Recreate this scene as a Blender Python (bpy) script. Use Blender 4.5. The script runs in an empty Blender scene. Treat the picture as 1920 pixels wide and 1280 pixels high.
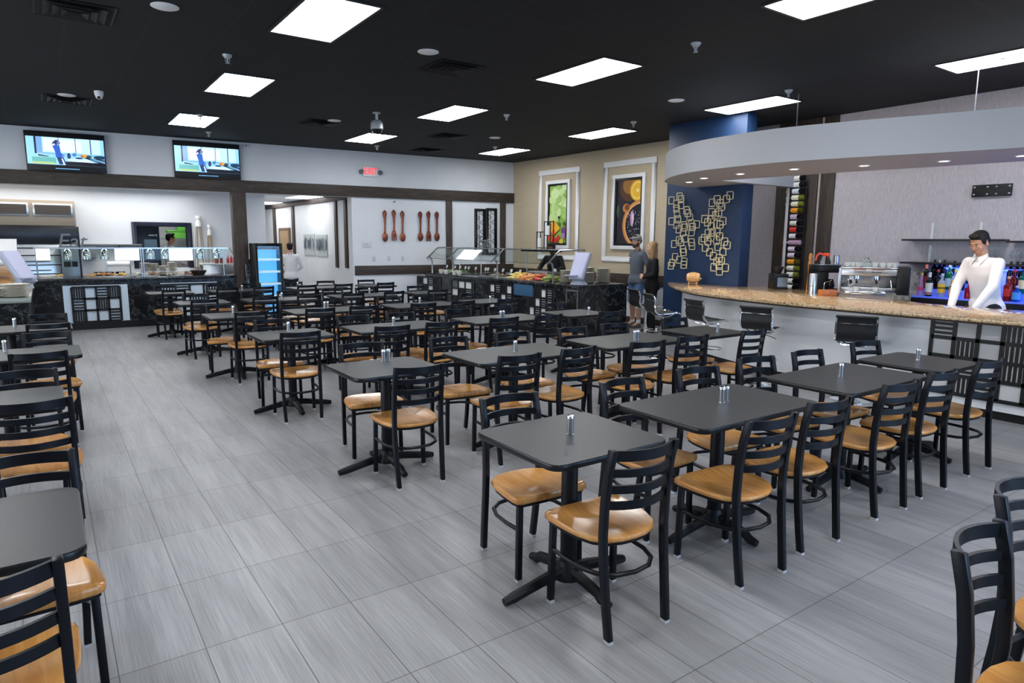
import bpy, bmesh, math, random
from math import pi, sin, cos, radians, hypot, atan2, sqrt
from mathutils import Vector, Matrix
random.seed(7)
C = bpy.context.scene.collection
SC = bpy.context.scene
# ------------------------------------------------------------------ camera (surveyed from the room's light grid and floor tiles)
CZ = 1.6374
F = 1235.85
RR = ((0.81755124, -0.57582142, 0.00629773), (0.08169811, 0.12680678, 0.98855726), (0.57003104, 0.8076817, -0.15071456))
def ray(u, v):
    a, b = (u-960)/F, (640-v)/F
    return Vector([RR[0][i]*a+RR[1][i]*b+RR[2][i] for i in range(3)])
def onz(u, v, z):
    d = ray(u, v); q = d*((z-CZ)/d.z); return Vector((q.x, q.y, z))
def onx(u, v, x):
    d = ray(u, v); q = d*(x/d.x); return Vector((q.x, q.y, q.z+CZ))
def ony(u, v, y):
    d = ray(u, v); q = d*(y/d.y); return Vector((q.x, q.y, q.z+CZ))
class Plane:
    """upright plane through two floor points; local x runs a->b, n points to the dining room"""
    def __init__(s, a, b):
        s.a = Vector((a[0], a[1], 0)); s.t = (Vector((b[0], b[1], 0))-s.a).normalized()
        s.n = Vector((s.t.y, -s.t.x, 0))
        if (s.a+s.n).length > (s.a-s.n).length: s.n = -s.n
    def px(s, u, v, off=0.0):
        d = ray(u, v); k = (s.a.dot(s.n)+off)/d.dot(s.n); q = d*k; return Vector((q.x, q.y, q.z+CZ))
    def lx(s, u, v, off=0.0):
        q = s.px(u, v, off); return (q-s.a).dot(s.t), q.z
    def pt(s, x, z, off=0.0):
        q = s.a+s.t*x+s.n*off; return Vector((q.x, q.y, z))
    def ang(s): return atan2(s.t.y, s.t.x)
HP = Plane((-0.425, 14.445), (9.593, 13.572))     # header wall with the screens, and the utensil wall below it
BP = Plane((9.593, 13.572), (9.80, 9.0))          # beige wall
cam = bpy.data.cameras.new('camera'); camo = bpy.data.objects.new('camera', cam); C.objects.link(camo)
m = Matrix(((RR[0][0], RR[1][0], -RR[2][0]), (RR[0][1], RR[1][1], -RR[2][1]), (RR[0][2], RR[1][2], -RR[2][2]))).to_4x4()
m.translation = (0, 0, CZ); camo.matrix_world = m
cam.lens = F/1920*36; cam.sensor_width = 36; cam.clip_start = 0.05; cam.clip_end = 100
SC.camera = camo
SC.view_settings.view_transform = 'Standard'; SC.view_settings.look = 'None'
SC.view_settings.exposure = 0.0; SC.view_settings.gamma = 1.0; SC.view_settings.use_curve_mapping = False
# ------------------------------------------------------------------ materials
def lin(c):
    return tuple(((x/255)/12.92 if x/255 <= .04045 else ((x/255+.055)/1.055)**2.4) for x in c)
MATS = {}
def mat(name, col=(200, 200, 200), rough=.5, metal=0.0, spec=.5, trans=0.0, emit=0.0, ecol=None, coat=0.0, ior=1.45):
    if name in MATS: return MATS[name]
    m = bpy.data.materials.new(name); m.use_nodes = True
    b = m.node_tree.nodes['Principled BSDF']; c = lin(col)+(1,)
    b.inputs['Base Color'].default_value = c; b.inputs['Roughness'].default_value = rough
    b.inputs['Metallic'].default_value = metal; b.inputs['Specular IOR Level'].default_value = spec
    b.inputs['Transmission Weight'].default_value = trans; b.inputs['IOR'].default_value = ior
    b.inputs['Coat Weight'].default_value = coat; b.inputs['Coat Roughness'].default_value = .12
    if emit:
        b.inputs['Emission Color'].default_value = lin(ecol or col)+(1,); b.inputs['Emission Strength'].default_value = emit
    MATS[name] = m; return m
class NT:
    def __init__(s, m):
        s.m = m; s.t = m.node_tree; s.b = s.t.nodes['Principled BSDF']
    def n(s, kind, **kw):
        x = s.t.nodes.new(kind)
        for k, v in kw.items():
            if k.startswith('i_'): x.inputs[k[2:].replace('_', ' ')].default_value = v
            else: setattr(x, k, v)
        return x
    def l(s, a, ao, b, bi):
        s.t.links.new(a.outputs[ao], b.inputs[bi])
    def coords(s, kind='Object', scale=(1, 1, 1), rot=(0, 0, 0), loc=(0, 0, 0)):
        tc = s.n('ShaderNodeTexCoord'); mp = s.n('ShaderNodeMapping')
        mp.inputs['Scale'].default_value = scale; mp.inputs['Rotation'].default_value = rot; mp.inputs['Location'].default_value = loc
        s.l(tc, kind, mp, 'Vector'); return mp
    def ramp(s, stops):
        r = s.n('ShaderNodeValToRGB'); e = r.color_ramp.elements
        while len(e) < len(stops): e.new(.5)
        for k, (p, c) in enumerate(stops):
            e[k].position = p; e[k].color = lin(c)+(1,)
        return r
    def bump(s, node, out, strength=.2, dist=.01):
        b = s.n('ShaderNodeBump'); b.inputs['Strength'].default_value = strength; b.inputs['Distance'].default_value = dist
        s.l(node, out, b, 'Height'); s.l(b, 'Normal', s.b, 'Normal')
def wood_mat(name, stops, scale, rough=.35, coat=0.0, kind='Object', bump=.0, spec=.5):
    m = mat(name, stops[0][1], rough, coat=coat, spec=spec); t = NT(m)
    mp = t.coords(kind, scale)
    nz = t.n('ShaderNodeTexNoise'); nz.inputs['Scale'].default_value = 1.0; nz.inputs['Detail'].default_value = 6; nz.inputs['Roughness'].default_value = .6; nz.inputs['Distortion'].default_value = .6
    t.l(mp, 'Vector', nz, 'Vector'); r = t.ramp(stops); t.l(nz, 'Fac', r, 'Fac'); t.l(r, 'Color', t.b, 'Base Color')
    if bump: t.bump(nz, 'Fac', bump, .01)
    return m
def noise_mat(name, stops, scale, rough=.5, bump=0.0, mscale=(1, 1, 1), detail=5, dist=0.0, kind='Object', **kw):
    m = mat(name, stops[0][1], rough, **kw); t = NT(m); mp = t.coords(kind, mscale)
    nz = t.n('ShaderNodeTexNoise'); nz.inputs['Scale'].default_value = scale; nz.inputs['Detail'].default_value = detail; nz.inputs['Distortion'].default_value = dist
    t.l(mp, 'Vector', nz, 'Vector'); r = t.ramp(stops); t.l(nz, 'Fac', r, 'Fac'); t.l(r, 'Color', t.b, 'Base Color')
    if bump: t.bump(nz, 'Fac', bump, .01)
    return m
M_black = noise_mat('black_powder_coat', [(.3, (7, 10, 17)), (.7, (11, 15, 24))], 60, .36, .05, spec=.3)
M_blackp = mat('black_plastic', (12, 13, 15), .45)
M_seat = wood_mat('maple_seat', [(.25, (186, 124, 60)), (.5, (208, 147, 78)), (.75, (222, 167, 98))], (30, 3, 3), .24, coat=.35)
M_top = noise_mat('grey_laminate', [(.35, (50, 51, 52)), (.65, (58, 59, 60))], 220, .42, .03)
M_edge = mat('black_edge_band', (14, 15, 17), .3)
M_iron = noise_mat('cast_iron', [(.3, (8, 10, 16)), (.7, (14, 18, 26))], 90, .45, .15, spec=.35)
M_steel = mat('brushed_steel', (190, 192, 195), .28, 1.0)
M_chrome = mat('chrome', (225, 228, 232), .07, 1.0)
M_glide = mat('nylon_glide', (190, 192, 195), .4)
M_white = noise_mat('white_wall_paint', [(.3, (205, 208, 212)), (.7, (210, 213, 217))], 3, .75, .03)
M_beige = noise_mat('beige_grasscloth', [(.3, (178, 163, 138)), (.7, (190, 175, 150))], 1.0, .85, .08, (4, 4, 120))
M_lilac = noise_mat('lilac_crinkle_paper', [(.3, (172, 165, 169)), (.7, (196, 189, 193))], 1.0, .6, .4, (70, 70, 11), 4, 1.0)
M_blue = noise_mat('navy_paint', [(.3, (18, 44, 78)), (.7, (21, 49, 84))], 4, .55, .03)
M_plank = wood_mat('dark_stained_plank', [(.2, (33, 26, 22)), (.5, (56, 46, 40)), (.8, (84, 71, 62))], (3, 3, 26), .6, bump=.15)
M_plankv = wood_mat('dark_stained_plank_upright', [(.2, (36, 28, 23)), (.5, (58, 47, 40)), (.8, (84, 71, 61))], (24, 24, 2.5), .6, bump=.15)
M_ivory = mat('white_trim_paint', (226, 226, 226), .5)
M_canopy = mat('canopy_paint', (164, 165, 168), .6)
M_gloss = noise_mat('brushed_aluminium_sheet', [(.35, (222, 224, 227)), (.65, (228, 230, 232))], 1.0, .26, .0, (2, 2, .8), metal=.15)
M_glass = mat('clear_glass', (235, 245, 243), .02, trans=1.0, ior=1.2)
M_paper = mat('white_sheet', (250, 250, 250), .6)
M_card = mat('white_card', (238, 238, 236), .6)
M_china = mat('white_china', (224, 222, 214), .2)
M_plate = mat('stoneware_plate', (206, 201, 188), .3)
M_copper = noise_mat('hammered_copper', [(.3, (122, 68, 50)), (.7, (168, 100, 76))], 14, .38, .1, metal=.7)
M_gold = mat('pale_gold_metal', (232, 218, 178), .4, .25)
M_rattan = mat('amber_cane', (196, 146, 92), .5)
M_sheet = mat('grey_plastic_screen', (170, 174, 190), .3)
M_silver = mat('silver_paint', (176, 180, 182), .4, .4)
# floor: stacked 0.305 x 0.61 m porcelain tiles, streaked along their length
M_floor = mat('streaked_porcelain_tile', (150, 150, 153), .36); t = NT(M_floor)
mp = t.coords('Object', (1, 1, 1), (0, 0, 0), (-.712, -1.492, 0))
bk = t.n('ShaderNodeTexBrick', offset=0.0, offset_frequency=1, squash=1.0)
for k, v in dict(Scale=1.0, Mortar_Size=.0022, Mortar_Smooth=.1, Bias=0.0, Brick_Width=.3048, Row_Height=.6096).items(): bk.inputs[k.replace('_', ' ')].default_value = v
bk.inputs['Color1'].default_value = (1, 1, 1, 1); bk.inputs['Color2'].default_value = (.86, .86, .87, 1); bk.inputs['Mortar'].default_value = (.33, .33, .33, 1)
t.l(mp, 'Vector', bk, 'Vector')
m2 = t.coords('Object', (150, 2.6, 1)); n1 = t.n('ShaderNodeTexNoise'); n1.inputs['Scale'].default_value = 1; n1.inputs['Detail'].default_value = 5; n1.inputs['Roughness'].default_value = .65
t.l(m2, 'Vector', n1, 'Vector')
m3 = t.coords('Object', (12, 1.1, 1)); n2 = t.n('ShaderNodeTexNoise'); n2.inputs['Scale'].default_value = 1; n2.inputs['Detail'].default_value = 3
t.l(m3, 'Vector', n2, 'Vector')
ad = t.n('ShaderNodeMixRGB', blend_type='MIX'); ad.inputs['Fac'].default_value = .4; t.l(n1, 'Fac', ad, 'Color1'); t.l(n2, 'Fac', ad, 'Color2')
rp = t.ramp([(.3, (120, 120, 124)), (.5, (149, 149, 152)), (.7, (172, 172, 174))]); t.l(ad, 'Color', rp, 'Fac')
mu = t.n('ShaderNodeMixRGB', blend_type='MULTIPLY'); mu.inputs['Fac'].default_value = 1; t.l(rp, 'Color', mu, 'Color1'); t.l(bk, 'Color', mu, 'Color2'); t.l(mu, 'Color', t.b, 'Base Color')
t.bump(ad, 'Color', .08, .01)
# ceiling: black lay-in tiles 0.61 m in a black grid
M_ceil = mat('black_ceiling_tile', (22, 23, 26), .8); t = NT(M_ceil)
mp = t.coords('Object', (1, 1, 1), (0, 0, 0), (-.319, -.005, 0)); bk = t.n('ShaderNodeTexBrick', offset=0.0, offset_frequency=1)
for k, v in dict(Scale=1.0, Mortar_Size=.012, Mortar_Smooth=0.0, Bias=0.0, Brick_Width=.6096, Row_Height=.6096).items(): bk.inputs[k.replace('_', ' ')].default_value = v
bk.inputs['Color1'].default_value = lin((9, 10, 13))+(1,); bk.inputs['Color2'].default_value = lin((12, 13, 17))+(1,); bk.inputs['Mortar'].default_value = lin((22, 24, 30))+(1,)
t.l(mp, 'Vector', bk, 'Vector'); t.l(bk, 'Color', t.b, 'Base Color')
# marble and granite
M_marble = mat('black_veined_marble', (18, 20, 22), .16); t = NT(M_marble); mp = t.coords('Object', (1, 1, 1))
nz = t.n('ShaderNodeTexNoise'); nz.inputs['Scale'].default_value = 2.6; nz.inputs['Detail'].default_value = 10; nz.inputs['Roughness'].default_value = .7; nz.inputs['Distortion'].default_value = .5
t.l(mp, 'Vector', nz, 'Vector'); r = t.ramp([(.3, (12, 14, 16)), (.485, (24, 27, 30)), (.5, (84, 89, 92)), (.512, (26, 29, 32)), (.6, (15, 17, 19)), (.612, (56, 60, 63)), (.625, (13, 15, 17))])
t.l(nz, 'Fac', r, 'Fac'); t.l(r, 'Color', t.b, 'Base Color')
M_granite = mat('tan_speckled_granite', (160, 136, 104), .08, coat=.4); t = NT(M_granite); mp = t.coords('Object', (1, 1, 1))
vo = t.n('ShaderNodeTexVoronoi'); vo.inputs['Scale'].default_value = 75; nz = t.n('ShaderNodeTexNoise'); nz.inputs['Scale'].default_value = 28; nz.inputs['Detail'].default_value = 6
t.l(mp, 'Vector', vo, 'Vector'); t.l(mp, 'Vector', nz, 'Vector')
mx = t.n('ShaderNodeMixRGB', blend_type='MIX'); mx.inputs['Fac'].default_value = .5; t.l(vo, 'Color', mx, 'Color1'); t.l(nz, 'Fac', mx, 'Color2')
r = t.ramp([(.22, (70, 54, 42)), (.36, (146, 120, 90)), (.55, (188, 160, 122)), (.75, (214, 194, 158))]); t.l(mx, 'Color', r, 'Fac'); t.l(r, 'Color', t.b, 'Base Color')
M_mosaic = mat('stone_mosaic', (170, 168, 160), .3); t = NT(M_mosaic); mp = t.coords('Object', (1, 1, 1), (0, 0, 0))
sx = t.n('ShaderNodeSeparateXYZ'); cb = t.n('ShaderNodeCombineXYZ'); t.l(mp, 'Vector', sx, 'Vector'); t.l(sx, 'Y', cb, 'X'); t.l(sx, 'Z', cb, 'Y')
bk = t.n('ShaderNodeTexBrick', offset=.5); 
for k, v in dict(Scale=1.0, Mortar_Size=.002, Bias=-.35, Brick_Width=.05, Row_Height=.05).items(): bk.inputs[k.replace('_', ' ')].default_value = v
bk.inputs['Color1'].default_value = lin((206, 204, 196))+(1,); bk.inputs['Color2'].default_value = lin((96, 84, 80))+(1,); bk.inputs['Mortar'].default_value = lin((190, 188, 182))+(1,)
t.l(cb, 'Vector', bk, 'Vector'); t.l(bk, 'Color', t.b, 'Base Color')
def vcol(name, emit=0.0, rough=.5):
    m = mat(name, (255, 255, 255), rough); t = NT(m); a = t.n('ShaderNodeVertexColor', layer_name='col')
    if emit:
        t.b.inputs['Base Color'].default_value = (.01, .01, .01, 1); t.l(a, 'Color', t.b, 'Emission Color'); t.b.inputs['Emission Strength'].default_value = emit
    else: t.l(a, 'Color', t.b, 'Base Color')
    return m
M_pic = vcol('printed_picture', 0, .35); M_screen = vcol('lit_screen', 1.25, .2)
# ------------------------------------------------------------------ mesh builder
class MB:
    def __init__(s): s.v = []; s.f = []
    def add(s, vs, fs):
        b = len(s.v); s.v += [tuple(x) for x in vs]; s.f += [tuple(b+i for i in f) for f in fs]; return s
    def box(s, x0, y0, z0, x1, y1, z1):
        return s.add([(x0, y0, z0), (x1, y0, z0), (x1, y1, z0), (x0, y1, z0), (x0, y0, z1), (x1, y0, z1), (x1, y1, z1), (x0, y1, z1)],
                     [(0, 3, 2, 1), (4, 5, 6, 7), (0, 1, 5, 4), (1, 2, 6, 5), (2, 3, 7, 6), (3, 0, 4, 7)])
    def hexa(s, p): # 8 points bottom ring then top ring
        return s.add(p, [(0, 3, 2, 1), (4, 5, 6, 7), (0, 1, 5, 4), (1, 2, 6, 5), (2, 3, 7, 6), (3, 0, 4, 7)])
    def cbox(s, c, sx, sy, sz, rz=0):
        ca, sa = cos(rz), sin(rz); p = []
        for z in (-sz/2, sz/2):
            for x, y in ((-sx/2, -sy/2), (sx/2, -sy/2), (sx/2, sy/2), (-sx/2, sy/2)):
                p.append((c[0]+x*ca-y*sa, c[1]+x*sa+y*ca, c[2]+z))
        return s.hexa(p)
    def tube(s, path, r, seg=8, closed=False, cap=True, flat=None):
        path = [Vector(p) for p in path]; n = len(path)
        rs = r if isinstance(r, (list, tuple)) else [r]*n
        vs = []; up = None
        for i, p in enumerate(path):
            if closed: d = path[(i+1) % n]-path[i-1]
            else: d = path[min(i+1, n-1)]-path[max(i-1, 0)]
            d.normalize()
            if up is None: up = Vector((0, 0, 1)) if abs(d.z) < .9 else Vector((0, 1, 0))
            a = d.cross(up)
            if a.length < 1e-5: a = d.cross(Vector((1, 0, 0)))
            a.normalize(); b = a.cross(d).normalized(); up = b
            k = flat or 1.0
            for j in range(seg):
                t = 2*pi*(j+.5)/seg; vs.append(p+a*cos(t)*rs[i]*k+b*sin(t)*rs[i])
        fs = []
        for i in range(n if closed else n-1):
            for j in range(seg):
                a, b = i*seg+j, i*seg+(j+1) % seg; c, d = ((i+1) % n)*seg+(j+1) % seg, ((i+1) % n)*seg+j
                fs.append((a, b, c, d))
        if cap and not closed:
            fs.append(tuple(range(seg-1, -1, -1))); fs.append(tuple((n-1)*seg+j for j in range(seg)))
        return s.add(vs, fs)
    def cyl(s, p0, p1, r0, r1=None, seg=16): return s.tube([p0, p1], [r0, r0 if r1 is None else r1], seg)
    def prism(s, poly, z0, z1):
        n = len(poly); a = sum(poly[i][0]*poly[(i+1) % n][1]-poly[(i+1) % n][0]*poly[i][1] for i in range(n))
        if a < 0: poly = poly[::-1]
        return s.add([(x, y, z0) for x, y in poly]+[(x, y, z1) for x, y in poly],
                     [tuple(range(n-1, -1, -1)), tuple(range(n, 2*n))]+[(i, (i+1) % n, n+(i+1) % n, n+i) for i in range(n)])
    def lathe(s, prof, c=(0, 0, 0), seg=16, axis='z', ang=0.0):
        vs = []; fs = []
        for r, z in prof:
            for j in range(seg):
                t = 2*pi*j/seg; vs.append((r*cos(t), r*sin(t), z))
        if axis == 'y': vs = [(x, z, -y) for x, y, z in vs]
        if axis == 'x': vs = [(z, y, -x) for x, y, z in vs]
        vs = [(x+c[0], y+c[1], z+c[2]) for x, y, z in vs]
        for i in range(len(prof)-1):
            for j in range(seg): fs.append((i*seg+j, i*seg+(j+1) % seg, (i+1)*seg+(j+1) % seg, (i+1)*seg+j))
        if prof[0][0] > 1e-5: fs.append(tuple(range(seg-1, -1, -1)))
        if prof[-1][0] > 1e-5: fs.append(tuple((len(prof)-1)*seg+j for j in range(seg)))
        return s.add(vs, fs)
    def ell(s, c, rx, ry, rz, seg=14, rot=None):
        n = 9; vs = []; fs = []
        for i in range(n+1):
            p = -pi/2+pi*i/n
            for j in range(seg):
                t = 2*pi*j/seg; q = Vector((rx*cos(p)*cos(t), ry*cos(p)*sin(t), rz*sin(p)))
                if rot is not None: q = rot @ q
                vs.append(q+Vector(c))
        for i in range(n):
            for j in range(seg): fs.append((i*seg+j, i*seg+(j+1) % seg, (i+1)*seg+(j+1) % seg, (i+1)*seg+j))
        return s.add(vs, fs)
    def xf(s, mtx):
        s.v = [tuple(mtx @ Vector(p)) for p in s.v]; return s
    def build(s, name, m, parent=None, bev=0.0, smooth=40, loc=None, rz=0.0):
        me = bpy.data.meshes.new(name); me.from_pydata(s.v, [], s.f)
        if bev or True:
            bm = bmesh.new(); bm.from_mesh(me); bmesh.ops.remove_doubles(bm, verts=bm.verts, dist=1e-6)
            bmesh.ops.recalc_face_normals(bm, faces=bm.faces)
            if bev:
                es = [e for e in bm.edges if len(e.link_faces) == 2 and e.calc_face_angle(0) > .6]
                bmesh.ops.bevel(bm, geom=es, offset=bev, segments=2, profile=.5, affect='EDGES', clamp_overlap=True)
            bm.to_mesh(me); bm.free()
        if smooth:
            me.shade_smooth(); me.set_sharp_from_angle(angle=radians(smooth))
        me.materials.append(m)
        o = bpy.data.objects.new(name, me); C.objects.link(o)
        if parent is not None: o.parent = parent
        if loc is not None: o.location = loc
        if rz: o.rotation_euler = (0, 0, rz)
        return o
def tag(o, label, cat, group=None, kind=None):
    o['label'] = label; o['category'] = cat
    if group: o['group'] = group
    if kind: o['kind'] = kind
    return o
def thing(name, label, cat, loc=(0, 0, 0), rz=0.0, group=None):
    o = bpy.data.objects.new(name, None); o.empty_display_size = .1; C.objects.link(o); o.location = loc; o.rotation_euler = (0, 0, rz)
    return tag(o, label, cat, group)
def struct(o):
    o['kind'] = 'structure'; return o
KIDS = {}
def dup(root, loc, rz, label, group=None):
    if root.name not in KIDS: KIDS[root.name] = [(k, list(k.children)) for k in root.children]
    r = root.copy(); C.objects.link(r); r.location = loc; r.rotation_euler = (0, 0, rz); r['label'] = label
    if group: r['group'] = group
    for k, gs in KIDS[root.name]:
        c = k.copy(); C.objects.link(c); c.parent = r
        for g in gs:
            d = g.copy(); C.objects.link(d); d.parent = c
    return r
def pic(name, O, U, V, polys, m, parent=None, step=.0006):
    """flat printed picture: coloured shapes in unit coordinates laid on one another"""
    O, U, V = Vector(O), Vector(U), Vector(V); N = U.cross(V).normalized(); vs = []; fs = []; cols = []
    for k, (c, pts) in enumerate(polys):
        b = len(vs); vs += [O+U*x+V*y+N*step*k for x, y in pts]; fs.append(tuple(range(b, b+len(pts)))); cols.append(lin(c)+(1,))
    me = bpy.data.meshes.new(name); me.from_pydata([tuple(v) for v in vs], [], fs); a = me.color_attributes.new('col', 'FLOAT_COLOR', 'CORNER')
    for p, c in zip(me.polygons, cols):
        for li in p.loop_indices: a.data[li].color = c
    me.materials.append(m); o = bpy.data.objects.new(name, me); C.objects.link(o)
    if parent is not None: o.parent = parent
    return o
def R4(x0, y0, x1, y1): return [(x0, y0), (x1, y0), (x1, y1), (x0, y1)]
def circ(cx, cy, rx, ry=None, n=20, a0=0, a1=2*pi):
    ry = rx if ry is None else ry
    return [(cx+rx*cos(a0+(a1-a0)*i/n), cy+ry*sin(a0+(a1-a0)*i/n)) for i in range(n)]
def rrect(w, h, r, n=5):
    out = []
    for cx, cy, a in ((w/2-r, h/2-r, 0), (-w/2+r, h/2-r, pi/2), (-w/2+r, -h/2+r, pi), (w/2-r, -h/2+r, 1.5*pi)):
        out += [(cx+r*cos(a+pi/2*i/n), cy+r*sin(a+pi/2*i/n)) for i in range(n+1)]
    return out
def text_mesh(name, txt, size, depth, m, parent, mtx, shear=0.0):
    cu = bpy.data.curves.new(name, 'FONT'); cu.body = txt; cu.size = size; cu.extrude = depth; cu.align_x = 'CENTER'; cu.align_y = 'CENTER'; cu.shear = shear
    to = bpy.data.objects.new(name, cu); C.objects.link(to); dg = bpy.context.evaluated_depsgraph_get()
    me = bpy.data.meshes.new_from_object(to.evaluated_get(dg)); bpy.data.objects.remove(to)
    me.transform(mtx); me.materials.append(m); o = bpy.data.objects.new(name, me); C.objects.link(o)
    if parent is not None: o.parent = parent
    return o
ORD = ['first', 'second', 'third', 'fourth', 'fifth', 'sixth', 'seventh', 'eighth', 'ninth', 'tenth', 'eleventh', 'twelfth', 'thirteenth', 'fourteenth', 'fifteenth', 'sixteenth', 'seventeenth', 'eighteenth', 'nineteenth', 'twentieth']
H = 3.53
# ------------------------------------------------------------------ room shell
struct(MB().box(-5, -6, -.2, 13.5, 23, 0).build('floor', M_floor, smooth=0))
struct(MB().box(-5, -6, H, 13.5, 14.8, H+.15).build('ceiling', M_ceil, smooth=0))
struct(MB().box(-5.2, -6, 0, -5, 23, H+.1).build('wall_left', M_white, smooth=0))
w = MB()
for y in (1.9, 4.9, 7.9, 11.04): w.box(-4.99, y, .6, -4.92, y+.06, 2.9)
w.box(-4.99, 1.9, .6, -4.92, 11.1, .66).box(-4.99, 1.9, 2.84, -4.92, 11.1, 2.9)
struct(w.build('window_3', M_blackp, smooth=0))
# rear wall of the dining room, behind the viewer, with a wide shop window
w = MB().box(-5, -6.2, 0, 13.5, -6, .6).box(-5, -6.2, 2.9, 13.5, -6, H+.1).box(-5, -6.2, .6, 2.9, -6, 2.9).box(10.1, -6.2, .6, 13.5, -6, 2.9)
struct(w.build('wall_rear', M_white, smooth=0))
w = MB()
for x in (2.9, 5.3, 7.7, 10.04): w.box(x, -6.12, .6, x+.06, -6.04, 2.9)
w.box(2.9, -6.12, .6, 10.1, -6.04, .66).box(2.9, -6.12, 2.84, 10.1, -6.04, 2.9)
struct(w.build('window_1', M_blackp, smooth=0))
def slab(P, x0, x1, z0, z1, o0, o1):
    b = MB(); b.hexa([P.pt(x0, z0, o1), P.pt(x1, z0, o1), P.pt(x1, z0, o0), P.pt(x0, z0, o0), P.pt(x0, z1, o1), P.pt(x1, z1, o1), P.pt(x1, z1, o0), P.pt(x0, z1, o0)]); return b
def slab_add(b, P, x0, x1, z0, z1, o0, o1):
    b.hexa([P.pt(x0, z0, o1), P.pt(x1, z0, o1), P.pt(x1, z0, o0), P.pt(x0, z0, o0), P.pt(x0, z1, o1), P.pt(x1, z1, o1), P.pt(x1, z1, o0), P.pt(x0, z1, o0)]); return b
LEND = 10.056                                   # header plane length to the corner
xw = HP.lx(660, 420)[0]                          # where the corridor wall meets the utensil wall
b = slab(HP, -4.6, LEND, 2.565, H+.02, -.3, 0); slab_add(b, HP, xw, LEND, 0, 2.565, -.3, 0)
struct(b.build('wall_back', M_white, smooth=0))
struct(slab(HP, -4.6, LEND, 2.56, 2.795, 0, .05).build('trim_1', M_plank, bev=.004))
for k, (u0, u1, v) in enumerate(((436, 462, 400), (836, 847, 420), (937, 947, 420))):
    x0 = HP.lx(u0, v)[0]; x1 = HP.lx(u1, v)[0]
    b = slab(HP, x0, x1, 0, 2.56, -.28 if k == 0 else 0, .04); struct(b.build('trim_%d' % (k+2), M_plankv, bev=.004))
struct(slab(HP, xw+.03, LEND, .87, 1.075, 0, .03).build('trim_5', M_plank, bev=.003))
struct(slab(HP, xw, LEND, 0, .12, 0, .02).build('baseboard_back', M_plank, bev=.003))
# beige wall, then the lilac bar wall in line with it
struct(slab(BP, -.3, 5.6, 0, H+.02, -.25, 0).build('wall_right', M_beige, smooth=0))
b = slab(BP, 0, 5.6, 0, .78, 0, .012); struct(b.build('trim_6', M_white, smooth=0))
struct(slab(BP, 0, 5.6, .76, .985, 0, .035).build('trim_7', M_plank, bev=.003))
struct(slab(BP, 0, 5.6, 0, .12, 0, .03).build('baseboard_right', M_plank, bev=.003))
XB = 9.9                                         # bar back wall
struct(MB().box(XB, -6, 0, XB+.25, 8.02, H+.02).build('wall_bar', M_lilac, smooth=0))
# picture mouldings on the beige wall
def frame_on(P, u0, v0, u1, v1, w, d, name, m, parent=None, o=0.0):
    x0, z1 = P.lx(u0, v0); x1, z0 = P.lx(u1, v1); x0, x1 = min(x0, x1), max(x0, x1)
    return frame_xz(P, x0, z0, x1, z1, w, d, name, m, parent, o)
def frame_xz(P, x0, z0, x1, z1, w, d, name, m, parent=None, o=0.0):
    b = slab(P, x0, x1, z0, z0+w, o, o+d); slab_add(b, P, x0, x1, z1-w, z1, o, o+d); slab_add(b, P, x0, x0+w, z0+w, z1-w, o, o+d); slab_add(b, P, x1-w, x1, z0+w, z1-w, o, o+d)
    return b.build(name, m, parent, bev=.006)
struct(frame_on(BP, 1012, 321, 1085, 488, .11, .03, 'trim_8', M_ivory))
struct(frame_on(BP, 1134, 305, 1226, 493, .11, .03, 'trim_9', M_ivory))
# posters in deep white frames
def poster(P, u0, v0, u1, v1, polys, label):
    x0, z1 = P.lx(u0, v0); x1, z0 = P.lx(u1, v1)
    r = thing('framed_poster', label, 'poster', P.pt((x0+x1)/2, z0, 0), P.ang(), 'food posters on the beige wall')
    w, h = x1-x0, z1-z0
    def fr(wd, x0, x1, z0, z1, y, name, m):
        b = MB().box(x0, -y, z0, x1, 0, z0+wd).box(x0, -y, z1-wd, x1, 0, z1).box(x0, -y, z0+wd, x0+wd, 0, z1-wd).box(x1-wd, -y, z0+wd, x1, 0, z1-wd)
        return b.build(name, m, r, bev=.004)
    s = 1 if (P.n.dot(Vector((sin(P.ang()), -cos(P.ang()), 0))) > 0) else -1
    assert s > 0
    fr(.075, -w/2, w/2, 0, h, .05, 'white_frame', M_ivory); fr(.045, -w/2+.075, w/2-.075, .075, h-.075, .035, 'black_frame', M_blackp)
    pic('print', (-w/2+.1, -.012, .1), (w-.2, 0, 0), (0, 0, h-.2), polys, M_pic, r)
    return r
g1 = [((150, 186, 84), R4(0, 0, 1, 1))]
rnd = random.Random(3)
for i in range(40):
    a = rnd.random(); g1.append(((int(140+70*a), int(185+45*a), int(80+90*a)), circ(.2+.8*rnd.random(), .4+.6*rnd.random(), .12+.12*rnd.random(), .05+.05*rnd.random(), 14)))
g1 = [(c, [(min(1, max(0, x)), min(1, max(0, y))) for x, y in p]) for c, p in g1]
g1 += [((86, 140, 50), R4(0, 0, .22, .32))]
for i in range(7): g1.append(((232, 150+i*6, 50), [(.02+.05*i, .22), (.3+.05*i, .42-.02*i), (.36+.05*i, .38-.02*i), (.1+.05*i, .18)]))
g1 += [((214, 84, 38), circ(.16, .12, .16, .09)), ((226, 120, 50), circ(.32, .2, .1, .05)), ((196, 44, 36), circ(.38, .06, .14, .05)), ((120, 66, 130), circ(.86, .22, .13, .07)), ((168, 120, 178), circ(.85, .14, .1, .05)),
       ((60, 110, 40), circ(.62, .34, .06, .03)), ((54, 100, 40), circ(.9, .34, .08, .03)), ((220, 200, 70), circ(.75, .05, .12, .04)), ((200, 60, 44), circ(.58, .1, .1, .05)), ((40, 46, 40), circ(.6, .45, .05, .025))]
poster(BP, 1026, 340, 1069, 466, g1, 'white framed poster of vegetables on a pale green background')
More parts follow.
